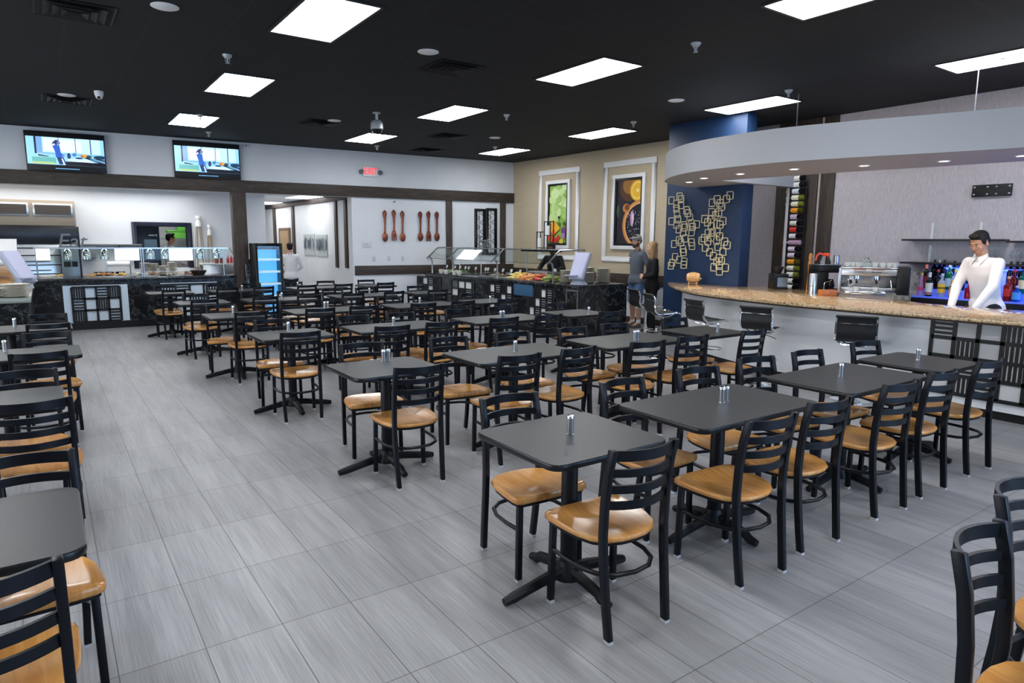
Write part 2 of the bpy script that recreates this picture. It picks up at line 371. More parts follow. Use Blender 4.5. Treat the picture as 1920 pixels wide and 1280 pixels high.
g2 = [((40, 34, 44), R4(0, 0, 1, 1)), ((84, 52, 30), circ(.5, .86, .36, .2)), ((150, 104, 44), circ(.52, .9, .26, .13)), ((222, 168, 40), circ(.84, .82, .3, .16)), ((246, 208, 92), circ(.84, .82, .25, .135)), ((230, 180, 52), circ(.84, .82, .21, .11)), ((250, 226, 150), circ(.84, .82, .05, .025)),
      ((196, 130, 66), circ(1.0, .3, .72, .38, 40)), ((226, 162, 96), circ(1.0, .3, .66, .35, 40)), ((27, 27, 38), circ(1.0, .3, .6, .32, 40)), ((190, 124, 62), circ(.42, .56, .14, .07)), ((110, 66, 36), circ(.45, .57, .09, .045)), ((58, 84, 62), circ(.1, .52, .07, .1)), ((36, 58, 46), circ(.16, .46, .05, .06)), ((30, 44, 92), R4(0, 0, .1, .03))]
g2 += [((206, 156, 196), circ(.66, .4, .07, .12)), ((238, 206, 226), circ(.69, .4, .03, .09))]
for i in range(60):
    x, y = .5+.48*rnd.random(), .05+.5*rnd.random()
    if ((x-1)/.56)**2+((y-.3)/.28)**2 < 1: g2.append(((206, 210, 220) if i % 3 else (120, 124, 140), circ(x, y, .012, .01, 6)))
g2 = [(c, [(min(1, max(0, x)), min(1, max(0, y))) for x, y in p]) for c, p in g2]
poster(BP, 1151, 329, 1208, 468, g2, 'white framed dark poster of oranges and a wooden bowl of beans')
# corridor and kitchen behind the header
XC = 5.65
yj = HP.px(660, 420).y
struct(MB().box(XC, yj+.1, 0, XC+.2, 21.4, 2.9).build('wall_corridor', M_white, smooth=0))
struct(MB().box(XC-.06, yj+.1, 2.53, XC, 21.2, 2.66).build('trim_10', M_plank, bev=.003))
for k, (u0, u1, v0, v1) in enumerate(((515, 519, 390, 700), (550, 554, 387, 700), (630, 634, 373, 501), (648, 653, 372, 502))):
    a = onx(u1, 440, XC); c = onx(u0, 440, XC); z0 = 0.0 if v1 > 600 else onx(u0, v1, XC).z
    struct(MB().box(XC-.04, a.y, z0, XC, c.y, 2.53).build('trim_%d' % (11+k), M_plankv, bev=.003))
struct(MB().box(4.2, 21.2, 0, XC+.2, 21.4, 2.9).build('wall_far', M_white, smooth=0))
q0, q1 = HP.pt(-4.6, 0, -.29), HP.pt(xw, 0, -.29)
struct(MB().prism([(-5, q0.y), (q0.x, q0.y), (q1.x, q1.y), (XC+.2, q1.y), (XC+.2, 23), (-5, 23)], 2.66, 2.8).build('ceiling_corridor', M_white, smooth=0))
d = thing('corridor_door', 'plain tan door in the corridor wall behind the cook', 'door', (XC, onx(545, 440, XC).y, 0)); del d['label'], d['category']; d.name = 'door_1'; struct(d)
dw = onx(527, 440, XC).y-onx(545, 440, XC).y
o = MB().box(-.05, .04, 0, -.01, dw-.04, 1.9).build('door_leaf', mat('tan_door', (150, 124, 90), .5), d, bev=.004)
b = MB().box(-.06, -.02, 0, 0, .04, 1.96).box(-.06, dw-.04, 0, 0, dw+.02, 1.96).box(-.06, .04, 1.9, 0, dw-.04, 1.96); b.build('door_frame', mat('brown_door_frame', (110, 92, 70), .5), d)
# kitchen wall with a pass-through
YK = 16.3
px0, pz1 = 1.632, 1.94; px1 = 2.68; pz0 = 1.0
b = MB().box(-5, YK, 0, px0, YK+.2, 2.7).box(px1, YK, 0, 4.35, YK+.2, 2.7).box(px0, YK, pz1, px1, YK+.2, 2.7).box(px0, YK, 0, px1, YK+.2, pz0)
struct(b.build('wall_kitchen', M_white, smooth=0))
struct(MB().box(4.15, YK+.2, 0, 4.35, 21.4, 2.7).build('wall_passage', M_white, smooth=0))
b = MB().box(px0-.06, YK-.03, pz0, px0+.03, YK+.21, pz1+.05).box(px1-.03, YK-.03, pz0, px1+.06, YK+.21, pz1+.05).box(px0+.03, YK-.03, pz1-.04, px1-.03, YK+.21, pz1+.05)
struct(b.build('window_2', mat('navy_frame', (18, 24, 44), .4), bev=.004))
# ------------------------------------------------------------------ dining chair (origin on the floor, faces +y)
def make_chair():
    r = thing('dining_chair', '', 'chair')
    zs = .43
    # maple seat: straight front, rounded back, slightly dished
    out = []
    half = [(0, .188), (.12, .188), (.185, .184), (.208, .172), (.214, .14), (.211, .05), (.2, -.05), (.174, -.125), (.125, -.172), (.06, -.193), (0, -.197)]
    pts = half+[(-x, y) for x, y in half[-2:0:-1]]
    vs = []; fs = []; n = len(pts); rings = [(.965, -.030), (1.0, -.022), (1.0, -.006), (.975, 0), (.8, -.004), (.5, -.012), (.2, -.014)]
    for s, z in rings:
        for x, y in pts: vs.append((x*s, y*s, zs+z+(.006*(y/.2) if s > .7 and z > -.01 else 0)))
    for i in range(len(rings)-1):
        for j in range(n): fs.append((i*n+j, i*n+(j+1) % n, (i+1)*n+(j+1) % n, (i+1)*n+j))
    fs.append(tuple(range(n-1, -1, -1))); fs.append(tuple((len(rings)-1)*n+j for j in range(n)))
    MB().add(vs, fs).build('seat', M_seat, r, smooth=50)
    # under-seat ring
    ring = [(x*.9, y*.9, zs-.038) for x, y in pts]
    MB().tube(ring, .011, 6, closed=True).build('seat_frame', M_black, r)
    def bar(path, wx, wy, name):   # rectangular tube following a path in the y-z plane
        b = MB(); vs = []
        for x, y, z in path: vs += [(x-wx/2, y-wy/2, z), (x+wx/2, y-wy/2, z), (x+wx/2, y+wy/2, z), (x-wx/2, y+wy/2, z)]
        k = len(path); f = [(0, 3, 2, 1), (4*k-4, 4*k-3, 4*k-2, 4*k-1)]
        for i in range(k-1):
            for j in range(4): f.append((4*i+j, 4*i+(j+1) % 4, 4*i+4+(j+1) % 4, 4*i+4+j))
        return b.add(vs, f).build(name, M_black, r, bev=.004)
    for s in (-1, 1):
        l = bar([(s*.158, -.232, .012), (s*.163, -.216, .15), (s*.166, -.198, .32), (s*.167, -.19, .45), (s*.167, -.195, .58), (s*.166, -.211, .72), (s*.164, -.236, .828)], .027, .036, 'leg')
        MB().box(s*.158-.013, -.25, 0, s*.158+.013, -.214, .014).build('foot_glide', M_glide, l)
        l = bar([(s*.183, .152, .012), (s*.18, .15, .2), (s*.176, .148, zs-.03)], .028, .028, 'leg')
        MB().box(s*.183-.013, .138, 0, s*.183+.013, .166, .014).build('foot_glide', M_glide, l)
    # four curved ladder rails
    for zc, h in ((.802, .044), (.727, .034), (.655, .034), (.583, .034)):
        yb = -.195-(.236-.195)*max(0, (zc-.58)/.248)
        vs = []; fs = []; k = 11
        for i in range(k):
            a = i/(k-1)*2-1; x = a*.156; y = yb-.052*(1-a*a)
            nx = 2*.052*a/.156; L = sqrt(1+nx*nx); ox, oy = -nx/L*.006, 1/L*.006
            vs += [(x-ox, y-oy, zc-h/2), (x+ox, y+oy, zc-h/2), (x+ox, y+oy, zc+h/2), (x-ox, y-oy, zc+h/2)]
        for i in range(k-1):
            for j in range(4): fs.append((4*i+j, 4*i+(j+1) % 4, 4*i+4+(j+1) % 4, 4*i+4+j))
        fs += [(0, 3, 2, 1), (4*k-4, 4*k-3, 4*k-2, 4*k-1)]
        MB().add(vs, fs).build('back_rail', M_black, r, smooth=35)
    # hoop stretcher round the legs
    hoop = [(-.18, .15, .262), (-.186, .05, .262), (-.18, -.06, .262), (-.15, -.14, .262), (-.09, -.19, .262), (0, -.207, .262), (.09, -.19, .262), (.15, -.14, .262), (.18, -.06, .262), (.186, .05, .262), (.18, .15, .262)]
    MB().tube(hoop, .0105, 8).build('hoop_stretcher', M_black, r)
    return r
def make_table(w, d, name, label):
    r = thing(name, label, 'table')
    poly = rrect(w, d, .06)
    MB().prism([(x*.994, y*.99) for x, y in poly], .7445, .7455).build('laminate_surface', M_top, r, smooth=0)
    MB().prism(poly, .716, .7446).build('table_top', M_edge, r, bev=.006)
    MB().cyl((0, 0, .09), (0, 0, .70), .039, seg=20).box(-.11, -.11, .70, .11, .11, .716).build('column', M_iron, r, bev=.002)
    MB().lathe([(.075, .045), (.07, .075), (.05, .1), (.042, .13)], seg=18).build('base_hub', M_iron, r)
    for dx, dy, L in ((1, 0, .37), (-1, 0, .37), (0, 1, .29), (0, -1, .29)):
        p = [(dx*t, dy*t, z) for t, z in ((.03, .078), (.12, .07), (.22, .052), (L-.05, .034), (L, .026))]
        MB().tube(p, [.03, .028, .026, .026, .02], 8).build('base_foot', M_iron, r)
    return r
def make_shaker():
    r = thing('shaker', '', 'shaker')
    MB().lathe([(.019, 0), (.019, .004), (.0165, .006), (.0165, .074)], seg=14).build('body', M_steel, r)
    MB().lathe([(.0172, .0745), (.0172, .088), (.014, .092), (0, .0925)], seg=14).build('lid', M_chrome, r)
    return r
chair0, shaker0 = make_chair(), make_shaker()
two0 = make_table(.68, .62, 'two_seat_table', ''); four0 = make_table(1.02, .62, 'four_seat_table', '')
used = set()
def place(proto, x, y, z, rz, label, group):
    if proto.name not in used:
        used.add(proto.name); proto.location = (x, y, z); proto.rotation_euler = (0, 0, rz); proto['label'] = label; proto['group'] = group; return proto
    if proto.name not in KIDS: KIDS[proto.name] = [(k, list(k.children)) for k in proto.children]
    return dup(proto, (x, y, z), rz, label, group)
ROWS = ['front', 'second', 'third', 'fourth', 'fifth', 'back']
ROWY = [2.27, 4.30, 6.33, 8.32, 10.25, 12.4]
COLX = {1: [1.94, 1.93, 1.87, 1.82, 1.80, 1.68], 2: [3.03, 3.05, 2.97, 2.95, 2.88, 2.82], 3: [4.38, 4.34, 4.30, 4.30, 4.22, 4.2], 4: [5.43, 5.43, 5.45, 5.4, 5.42, 5.4]}
COLN = {1: 'aisle-side two-seat table', 2: 'left four-seat table', 3: 'right four-seat table', 4: 'bar-side two-seat table'}
for i in range(6):
    for c in (1, 2, 3, 4):
        if c in (1, 4): lab = 'black pedestal two-seat table at the %s end of the %s row' % ('aisle' if c == 1 else 'bar', ROWS[i])
        else: lab = 'black rectangular four-seat table, %s one of the %s row' % ('left' if c == 2 else 'right', ROWS[i])
        place(two0 if c in (1, 4) else four0, COLX[c][i], ROWY[i], 0, radians(rnd.uniform(-.7, .7)-.5), lab, 'two-seat tables' if c in (1, 4) else 'four-seat tables')
# chairs: row, column, side (n = near side, back to the viewer; f = far side, facing the viewer), slot, x, y of the top rail, angle
CH = '''0 1 n . 1.93 1.81 -4;0 2 n l 2.76 1.77 -4;0 2 n r 3.32 1.83 -4;0 3 n l 4.14 1.85 -4;0 3 n r 4.68 1.88 -3;0 4 n . 5.41 1.83 -4
0 1 f . 1.96 2.79 -3;0 2 f l 2.76 2.75 2;0 2 f r 3.43 2.74 -7;0 3 f l 4.25 2.78 -8;0 3 f r 4.69 2.74 -3;0 4 f . 5.54 2.73 -8
1 1 n . 1.96 3.98 -4;1 2 n l 2.83 3.91 -5;1 2 n r 3.34 3.91 3;1 3 n l 4.04 3.77 -8;1 3 n r 4.61 3.78 -5;1 4 n . 5.43 3.73 0
1 1 f . 2.01 4.92 -7;1 2 f l 2.75 4.83 -6;1 2 f r 3.39 4.80 -7;1 3 f l 4.10 4.70 0;1 3 f r 4.56 4.72 -3;1 4 f . 5.51 4.70 -6
2 1 n . 1.82 5.92 -5;2 2 n l 2.71 5.82 -6;2 2 n r 3.23 5.84 -4;2 3 n l 4.00 5.82 -4;2 3 n r 4.58 5.78 -5;2 4 n . 5.44 5.68 -5
2 1 f . 1.86 6.90 -6;2 2 f l 2.70 6.76 -9;2 2 f r 3.21 6.74 2;2 3 f l 4.01 6.74 -5;2 3 f r 4.62 6.74 -5;2 4 f . 5.51 6.62 1
3 1 n . 1.87 7.80 -4;3 2 n l 2.68 7.80 -4;3 2 n r 3.20 7.81 -8;3 3 n l 4.04 7.72 -6;3 3 n r 4.65 7.76 -4;3 4 n . 5.37 7.70 -6
3 1 f . 1.75 8.78 -4;3 2 f l 2.70 8.88 -6;3 2 f r 3.17 8.84 -7;3 3 f l 4.05 8.78 -6;3 3 f r 4.59 8.80 -4;3 4 f . 5.40 8.65 -4
4 1 n . 1.74 9.74 4;4 2 n l 2.56 9.82 -1;4 2 n r 3.19 9.84 -6;4 3 n l 3.88 9.84 -2;4 3 n r 4.57 9.86 4;4 4 n . 5.36 9.77 -6
4 1 f . 1.79 10.64 3;4 2 f l 2.62 10.72 6;4 2 f r 3.15 10.68 3;4 3 f l 3.92 10.80 -6;4 3 f r 4.48 10.80 2;4 4 f . 5.46 10.74 -6
5 1 n . 1.68 12.0 6;5 2 n l 2.50 12.02 5;5 2 n r 3.03 12.02 4;5 3 n l 3.86 12.03 3;5 3 n r 4.55 12.12 4;5 4 n . 5.40 12.0 0
5 1 f . 1.69 12.96 -4;5 2 f l 2.53 12.94 6;5 2 f r 3.12 12.90 -3;5 3 f l 4.02 12.96 -5;5 3 f r 4.57 12.96 -5;5 4 f . 5.41 12.92 -6'''
def put_chair(x, y, a, far, label, group):
    rz = radians(a)+(pi if far else 0)
    # the listed point is the middle of the top rail; the origin is the seat centre, 0.23 m in front of it
    ox, oy = -.236*sin(rz)*-1, 0
    fx, fy = -sin(rz), cos(rz)
    place(chair0, x+fx*.225, y+fy*.225, 0, rz, label, group)
for t in CH.replace('\n', ';').split(';'):
    i, c, s, k, x, y, a = t.split(); i = int(i); c = int(c)
    lr = {'.': 'black ladder-back chair', 'l': 'left-hand black ladder-back chair', 'r': 'right-hand black ladder-back chair'}[k]
    lab = '%s %s at %s, %s row' % (lr, 'with back turned' if s == 'n' else 'facing the camera', COLN[c], ROWS[i])
    x, y = float(x), float(y); mn = .465 if k == '.' else .452+.2*sin(abs(radians(float(a)))); dy = y-ROWY[i]; y = ROWY[i]+(max(dy, mn) if s == 'f' else min(dy, -mn))
    if k != '.': dx = x-COLX[c][i]; x = COLX[c][i]+(min(dx, -.278) if k == 'l' else max(dx, .278))
    put_chair(x, y, float(a), s == 'f', lab, 'ladder-back chairs of the main block')
# block on the left edge of the view
LX = [-.475, -.48, -.325, -.33]; LY = [2.49, 4.52, 6.34, 8.165]
for i in range(4):
    place(four0, LX[i], LY[i], 0, 0, 'black table cut by the left edge, %s from the front' % ORD[i], 'tables along the left edge')
for i, far, x, y, a in ((0, 0, -.20, 1.97, 3), (0, 1, -.14, 2.99, 2), (1, 0, -.115, 4.06, 1), (1, 1, -.165, 4.99, 1), (2, 0, -.09, 5.80, 0), (2, 1, -.035, 6.97, 0), (3, 0, -.02, 7.70, 0), (3, 1, -.02, 8.67, 0)):
    put_chair(x, y, a, far, 'black ladder-back chair %s at %s table along the left edge' % ('facing the camera' if far else 'with back turned', ORD[i]), 'chairs along the left edge')
put_chair(-.64, 8.67, 0, 1, 'black ladder-back chair farthest left, in front of the left buffet', 'chairs along the left edge')
place(four0, 2.43, .19, 0, 0, 'black table cut by the bottom right corner of the view', 'tables at the lower right')
put_chair(2.095, .66, 3, 1, 'nearest black ladder-back chair in the bottom right corner', 'chairs at the lower right')
put_chair(2.65, .75, 2, 1, 'black ladder-back chair at right edge behind the nearest one', 'chairs at the lower right')
# steel shakers
def shaker(u, v, where, n=1, tc=None):
    p = onz(u, v, .7455)
    if tc: p.x = max(tc[0]-tc[2], min(tc[0]+tc[2], p.x)); p.y = max(tc[1]-.25, min(tc[1]+.25, p.y))
    if n == 1: place(shaker0, p.x, p.y, .7455, 0, 'steel shaker on the '+where, 'table shakers')
    else:
        for k in (0, 1):
            place(shaker0, p.x+k*.042, p.y-k*.002+.006*k, .7455, 0, '%s steel shaker of the pair on the %s' % (('left', 'right')[k], where), 'table shakers')
for i, c, u, v, n in ((0, 1, 1069, 814, 1), (0, 2, 1353, 755, 2), (0, 3, 1576, 706, 1), (0, 4, 1721, 675, 1), (1, 1, 719.5, 678, 2), (1, 2, 966, 659, 1), (1, 3, 1190, 638, 2), (1, 4, 1346, 622, 1),
                      (2, 1, 541, 621, 1), (2, 2, 738, 610, 1), (2, 3, 939, 597, 2), (2, 4, 1104, 589, 1), (3, 1, 437.5, 587, 1), (3, 2, 609, 578, 2), (3, 3, 787, 569, 1), (3, 4, 919.5, 566, 1), (4, 2, 528.5, 559.5, 1), (4, 3, 676, 547, 1), (5, 2, 454, 544, 1), (5, 3, 544.5, 535, 1)):
    shaker(u, v, '%s of the %s row' % (COLN[c], ROWS[i]), n, (COLX[c][i], ROWY[i], .28 if c in (1, 4) else .43))
shaker(10, 659, 'third left-edge table'); shaker(28, 613, 'fourth left-edge table')
# ------------------------------------------------------------------ blue partition and its wall sculpture
XP = 8.6
struct(MB().box(XP, 6.23, 0, XP+.24, 7.72, H+.02).build('wall_partition', M_blue, bev=.004))
SQ = {'left': '122,228 220,180 238,212 180,268 237,285 183,325 190,390 122,478 200,455 182,520 305,345 320,380 343,430 270,525 282,552 210,575 425,515 375,545 365,610 212,705 288,685 155,750 237,730 362,730 370,775 260,812 268,850 165,905 132,975 115,1010 215,940 275,960 270,1000 360,500 262,612',
      'right': '825,168 782,212 670,215 612,255 705,262 725,305 605,370 650,405 690,372 520,450 600,452 555,490 740,475 705,520 600,540 665,512 560,620 612,612 668,610 515,680 487,710 600,672 560,722 700,660 665,712 760,722 790,765 680,785 740,842 528,795 580,850 625,895 695,920 665,962 722,955 630,1030 770,1035 698,1080 695,1012'}
for sd in SQ:
    pts = [[float(q) for q in p.split(',')] for p in SQ[sd].split()]
    b = MB()
    for k, (x, y) in enumerate(pts):
        c = onx(1240+x*.15625, 340+y*.15625, XP-.02-.012*(k % 3)); s, h, w = .062, .062, .006
        yc, zc, xx = c.y, c.z, c.x
        for y0, z0, y1, z1 in ((-s, -h, s, -h+2*w), (-s, h-2*w, s, h), (-s, -h, -s+2*w, h), (s-2*w, -h, s, h)):
            b.box(xx-.006, yc+y0, zc+z0, xx+.006, yc+y1, zc+z1)
        if k % 4 == 0: b.box(xx, yc-s+.003, zc-h+.002, XP, yc-s+.009, zc-h+.008)
    tag(b.build('wall_sculpture', M_gold, smooth=0), 'pale gold cluster of overlapping square frames, %s half, on the navy wall' % sd, 'wall art', 'square-frame wall sculpture')
# ------------------------------------------------------------------ bar
def smooth_curve(pts, n=6):
    out = []
    for i in range(len(pts)-1):
        p0 = pts[max(i-1, 0)]; p1 = pts[i]; p2 = pts[i+1]; p3 = pts[min(i+2, len(pts)-1)]
        for k in range(n):
            t = k/n
            out.append(tuple(.5*((2*b)+(-a+c)*t+(2*a-5*b+4*c-d)*t*t+(-a+3*b-3*c+d)*t**3) for a, b, c, d in zip(p0, p1, p2, p3)))
    out.append(pts[-1]); return out
ZB = .97
bar = thing('bar_counter', 'long curved bar with a speckled tan granite top and pale metal front', 'bar', (7.2, 3, 0))
def sh(b): return b.xf(Matrix.Translation((-7.2, -3, 0)))
outer = smooth_curve([(6.93, -2.5), (6.93, 0), (6.92, 2.1), (6.90, 2.75), (6.90, 3.58), (6.91, 4.55), (7.17, 5.74), (7.60, 6.50), (8.08, 7.10), (8.4, 7.44), (8.595, 7.62)])
inner = [(8.595, 6.215), (8.95, 6.215), (8.95, 5.4), (8.8, 4.7), (8.45, 3.9), (8.1, 3.4), (8.06, -2.5)]
sh(MB().prism(outer+inner, ZB-.04, ZB)).build('granite_top', M_granite, bar, bev=.008)
sh(MB().prism([(min(x+.03, 8.59), y-.01) for x, y in outer]+[(x-.02, y) for x, y in inner], ZB-.06, ZB-.04)).build('top_substrate', mat('dark_timber', (60, 44, 34), .6), bar)
bo = smooth_curve([(7.17, -2.5), (7.17, 2.0), (7.17, 4.3), (7.24, 4.95), (7.43, 5.68), (7.72, 6.32), (8.1, 6.85), (8.595, 7.3)])
bi = [(8.595, 6.4), (8.1, 6.1), (7.75, 5.4), (7.62, 4.5), (7.62, -2.5)]
sh(MB().prism(bo+bi, .09, ZB-.06)).build('front_panel', M_gloss, bar, smooth=30)
sh(MB().prism([(min(x+.05, 8.59), y-.03) for x, y in bo]+[(x-.02, y) for x, y in bi], 0, .09)).build('toe_kick', M_blackp, bar)
def lattice_mb(b, U0, V0, cw, ch, nc, nr, pat, put, t=.036, d=.02):
    """bars of a japanese-style screen; put(u0, v0, u1, v1, d) adds one bar"""
    for i in range(nc+1): put(U0+i*cw-t/2, V0, U0+i*cw+t/2, V0+nr*ch, d)
    for j in range(nr+1): put(U0, V0+j*ch-t/2, U0+nc*cw, V0+j*ch+t/2, d)
    for j in range(nr):
        for i in range(nc):
            k = pat[j % len(pat)][i % len(pat[0])]
            if k == 'v':
                n = 4
                for q in range(1, n+1): put(U0+i*cw+cw*q/(n+1)-t*.36, V0+j*ch, U0+i*cw+cw*q/(n+1)+t*.36, V0+(j+1)*ch, d*.8)
            if k == 'h':
                n = 3
                for q in range(1, n+1): put(U0+i*cw, V0+j*ch+ch*q/(n+1)-t*.36, U0+(i+1)*cw, V0+j*ch+ch*q/(n+1)+t*.36, d*.8)
b = MB()
lattice_mb(b, 0, .19, .2, .18, 12, 4, ['ovhoohov', 'vhovohvo', 'ovovhovh', 'hoovohvo'], lambda u0, v0, u1, v1, d: b.box(7.17-d, 2.9-u1, v0, 7.17, 2.9-u0, v1))
sh(b).build('lattice_screen', M_blackp, bar, smooth=0)
sh(MB().box(7.162, .5, .19, 7.1695, 2.9, .91)).build('lattice_backing', mat('pale_grey_panel', (196, 196, 196), .5), bar, smooth=0)
# canopy over the bar
M_soffit = M_canopy
co = smooth_curve([(7.6, -2.5), (7.55, .4), (7.42, 1.6), (7.3, 2.36), (7.09, 2.98), (6.82, 3.66), (6.6, 4.456), (6.63, 5.35), (6.80, 5.9), (7.14, 6.42), (7.6, 6.85), (8.25, 7.1), (8.6, 7.12)])
ci = [(8.6, 6.225), (XB-.01, 6.225), (XB-.01, 6.12), (7.93, 6.12), (8.02, 5.35), (8.12, 4.59), (8.34, 3.61), (8.5, 2.74), (8.6, 1.2), (8.65, -2.5)]
can = thing('bar_canopy', 'white curved canopy with downlights hanging over the bar', 'canopy', (7.5, 4, 2.5))
MB().prism(co+ci, 2.5, 2.86).xf(Matrix.Translation((-7.5, -4, -2.5))).build('canopy_ring', M_canopy, can, smooth=35)
spots = [(7.745, 6.54), (7.42, 6.014), (7.316, 5.362), (7.332, 4.629), (7.607, 3.95), (7.837, 3.23), (7.95, 2.58), (8.05, 1.6), (8.08, .6)]
for x, y in spots:
    d = MB().lathe([(.062, .0), (.062, -.006), (.048, -.008), (.044, .0)], (x-7.5, y-4, 0), 18).build('downlight', M_ivory, can)
    MB().lathe([(.044, -.003), (0, -.0035)], (x-7.5, y-4, 0), 16).build('lamp', mat('downlight_lamp', (255, 246, 236), .4, emit=14), d)
    l = bpy.data.lights.new('downlight_beam', 'SPOT'); l.energy = 42; l.spot_size = radians(105); l.spot_blend = .8; l.color = (1, .86, .74); l.shadow_soft_size = .05
    o = bpy.data.objects.new('downlight_beam', l); C.objects.link(o); o.location = (x, y, 2.48)
for u, v in ((1498, 175), (1836, 125)):
    p = onz(u, v, H); MB().cyl((p.x-7.5, p.y-4, .36), (p.x-7.5, p.y-4, H-2.5), .006, seg=8).build('hanging_rod', mat('grey_rod', (96, 98, 102), .5), can)
# stools
def make_stool():
    r = thing('bar_stool', '', 'stool')
    prof = [(.2, .655), (.16, .672), (.08, .668), (0, .66), (-.08, .655), (-.14, .662), (-.178, .69), (-.195, .73), (-.198, .77), (-.19, .82), (-.195, .87), (-.212, .915), (-.222, .925)]
    k = len(prof); vs = []; fs = []
    for y, z in prof: vs += [(-.175, y, z), (.175, y, z)]
    th = .012
    nrm = []
    for i, (y, z) in enumerate(prof):
        a = prof[max(i-1, 0)]; c = prof[min(i+1, k-1)]; ty, tz = c[0]-a[0], c[1]-a[1]; L = hypot(ty, tz); nrm.append((-tz/L*th, ty/L*th))
    for (y, z), (ny, nz) in zip(prof, nrm): vs += [(-.175, y+ny, z+nz), (.175, y+ny, z+nz)]
    for i in range(k-1):
        fs += [(2*i, 2*i+1, 2*i+3, 2*i+2), (2*k+2*i+1, 2*k+2*i, 2*k+2*i+2, 2*k+2*i+3), (2*i, 2*i+2, 2*k+2*i+2, 2*k+2*i), (2*i+1, 2*k+2*i+1, 2*k+2*i+3, 2*i+3)]
    fs += [(0, 2*k, 2*k+1, 1), (2*k-2, 2*k-1, 4*k-1, 4*k-2)]
    MB().add(vs, fs).build('sling_seat', noise_mat('black_mesh_fabric', [(.3, (12, 13, 17)), (.7, (18, 20, 25))], 250, .5, .1), r, smooth=60)
    for s in (-1, 1): MB().tube([(s*.183, y, z) for y, z in prof], .0135, 8).build('side_frame', M_chrome, r)
    MB().cyl((-.19, -.223, .925), (.19, -.223, .925), .016, seg=10).build('top_roll', M_blackp, r)
    MB().cyl((-.183, -.21, .853), (.183, -.21, .853), .008, seg=8).build('back_bar', M_chrome, r)
    MB().tube([(-.17, -.1, .65), (-.12, -.06, .61), (0, 0, .595), (.12, -.06, .61), (.17, -.1, .65)], .011, 8).tube([(-.17, .1, .66), (-.1, .05, .61), (0, 0, .595), (.1, .05, .61), (.17, .1, .66)], .011, 8).build('under_brace', M_chrome, r)
    MB().lathe([(.028, .012), (.028, .36), (.02, .36), (.02, .6)], seg=16).build('gas_column', M_chrome, r)
    MB().lathe([(.205, 0), (.205, .006), (.19, .014), (.06, .028), (.03, .05)], seg=32).build('base_disc', M_chrome, r)
    b = MB().tube([(.03, 0, .27), (.13, .03, .27), (.16, .12, .27), (.1, .2, .27), (0, .22, .27), (-.1, .2, .27), (-.16, .12, .27), (-.13, .03, .27), (-.03, 0, .27)], .009, 8); b.build('foot_rest', M_chrome, r)
    MB().tube([(.02, 0, .585), (.12, -.03, .57), (.19, -.05, .55)], .005, 6).build('lever', M_chrome, r)
    r.scale = (1, 1, .972)
    return r
st0 = make_stool()
for k, (x, y, fa, w) in enumerate(((6.86, 3.50, 27, 'nearest, back squarely to the camera'), (6.86, 4.60, 12, 'second from the right'), (6.98, 5.50, -14, 'middle one, turned to show its seat'), (7.16, 6.42, -25, 'second from the left, in side view'), (7.66, 7.22, -20, 'farthest, in front of the woman in black'))):
    place(st0, x, y, 0, radians(fa-90), 'black sling and chrome bar stool, %s' % w, 'bar stools')
# ------------------------------------------------------------------ bar back wall
PW = Plane((XB, 8), (XB, 0))
def planks(u0, u1, name, m=M_plankv, off=.03):
    a = onx(u0, 420, XB).y; c = onx(u1, 420, XB).y
    return struct(MB().box(XB-off, min(a, c), 0, XB, max(a, c), H).build(name, m, bev=.003))
planks(1453, 1528.5, 'trim_20'); planks(1534, 1560, 'trim_21')
def onb(u, v, off): return onx(u, v, XB-off)
# wine rack: two upright rails with bottles lying in them
ya = onb(1481, 420, .1).y; rk = thing('wine_rack', 'tall metal wall rack for wine bottles on the dark planks', 'wine rack', (XB-.03, ya, .96))
MB().box(-.185, -.022, 0, -.172, .022, 1.53).build('front_rail', mat('white_rail', (206, 206, 208), .4), rk, bev=.003); yb_ = onb(1507, 420, .1).y-ya
MB().box(-.08, yb_-.012, 0, -.06, yb_+.012, 1.53).build('rear_rail', M_blackp, rk, bev=.003)
for k in range(6):
    for y, d in ((.026, -.172), (yb_, -.06)): MB().box(d, y-.004, .1+.26*k, 0, y+.004, .12+.26*k).build('wall_bracket', M_blackp, rk, smooth=0)
GL = {}
def glassy(name, col, tr=.35):
    return mat('bottle_'+name, col, .06, trans=tr, ior=1.3)
def make_bottle(name, col, cap, label, h=.3, r=.037, kind='wine', tr=.2, cat='bottle'):
    o = thing(name, '', cat)
    P = {'wine': [(.9, 0), (1, .012), (1, .58), (.93, .64), (.5, .72), (.38, .77), (.37, .93)],
         'squat': [(.95, 0), (1, .012), (1, .6), (.9, .66), (.42, .72), (.36, .78), (.36, .9)],
         'flare': [(1, 0), (1.02, .03), (.85, .3), (.62, .5), (.42, .68), (.36, .8), (.36, .9)]}[kind]
    MB().lathe([(a*r, z*h) for a, z in P], seg=14).build('glass_body', glassy(*col), o)
    MB().lathe([(.4*r, .9*h), (.4*r, 1.0*h), (0, 1.0*h)] if kind != 'wine' else [(.4*r, .8*h), (.4*r, 1.0*h), (0, 1.0*h)], seg=12).build('cap', mat('cap_'+cap[0], cap[1], .4), o)
    if label:
        s = 1.02
        if kind == 'flare': MB().lathe([(.93*r, .22*h), (.80*r, .38*h)], seg=14).build('label', mat('label_'+label[0], label[1], .6), o, smooth=60)
        else:
            MB().lathe([(s*r, label[2]*h), (s*r, label[3]*h)], seg=14).build('label', mat('label_'+label[0], label[1], .6), o)
            if len(label) > 4: MB().lathe([(s*r*1.012, label[4]*h), (s*r*1.012, label[5]*h)], seg=14).build('label_band', mat('label_'+label[6], label[7], .6), o)
    return o
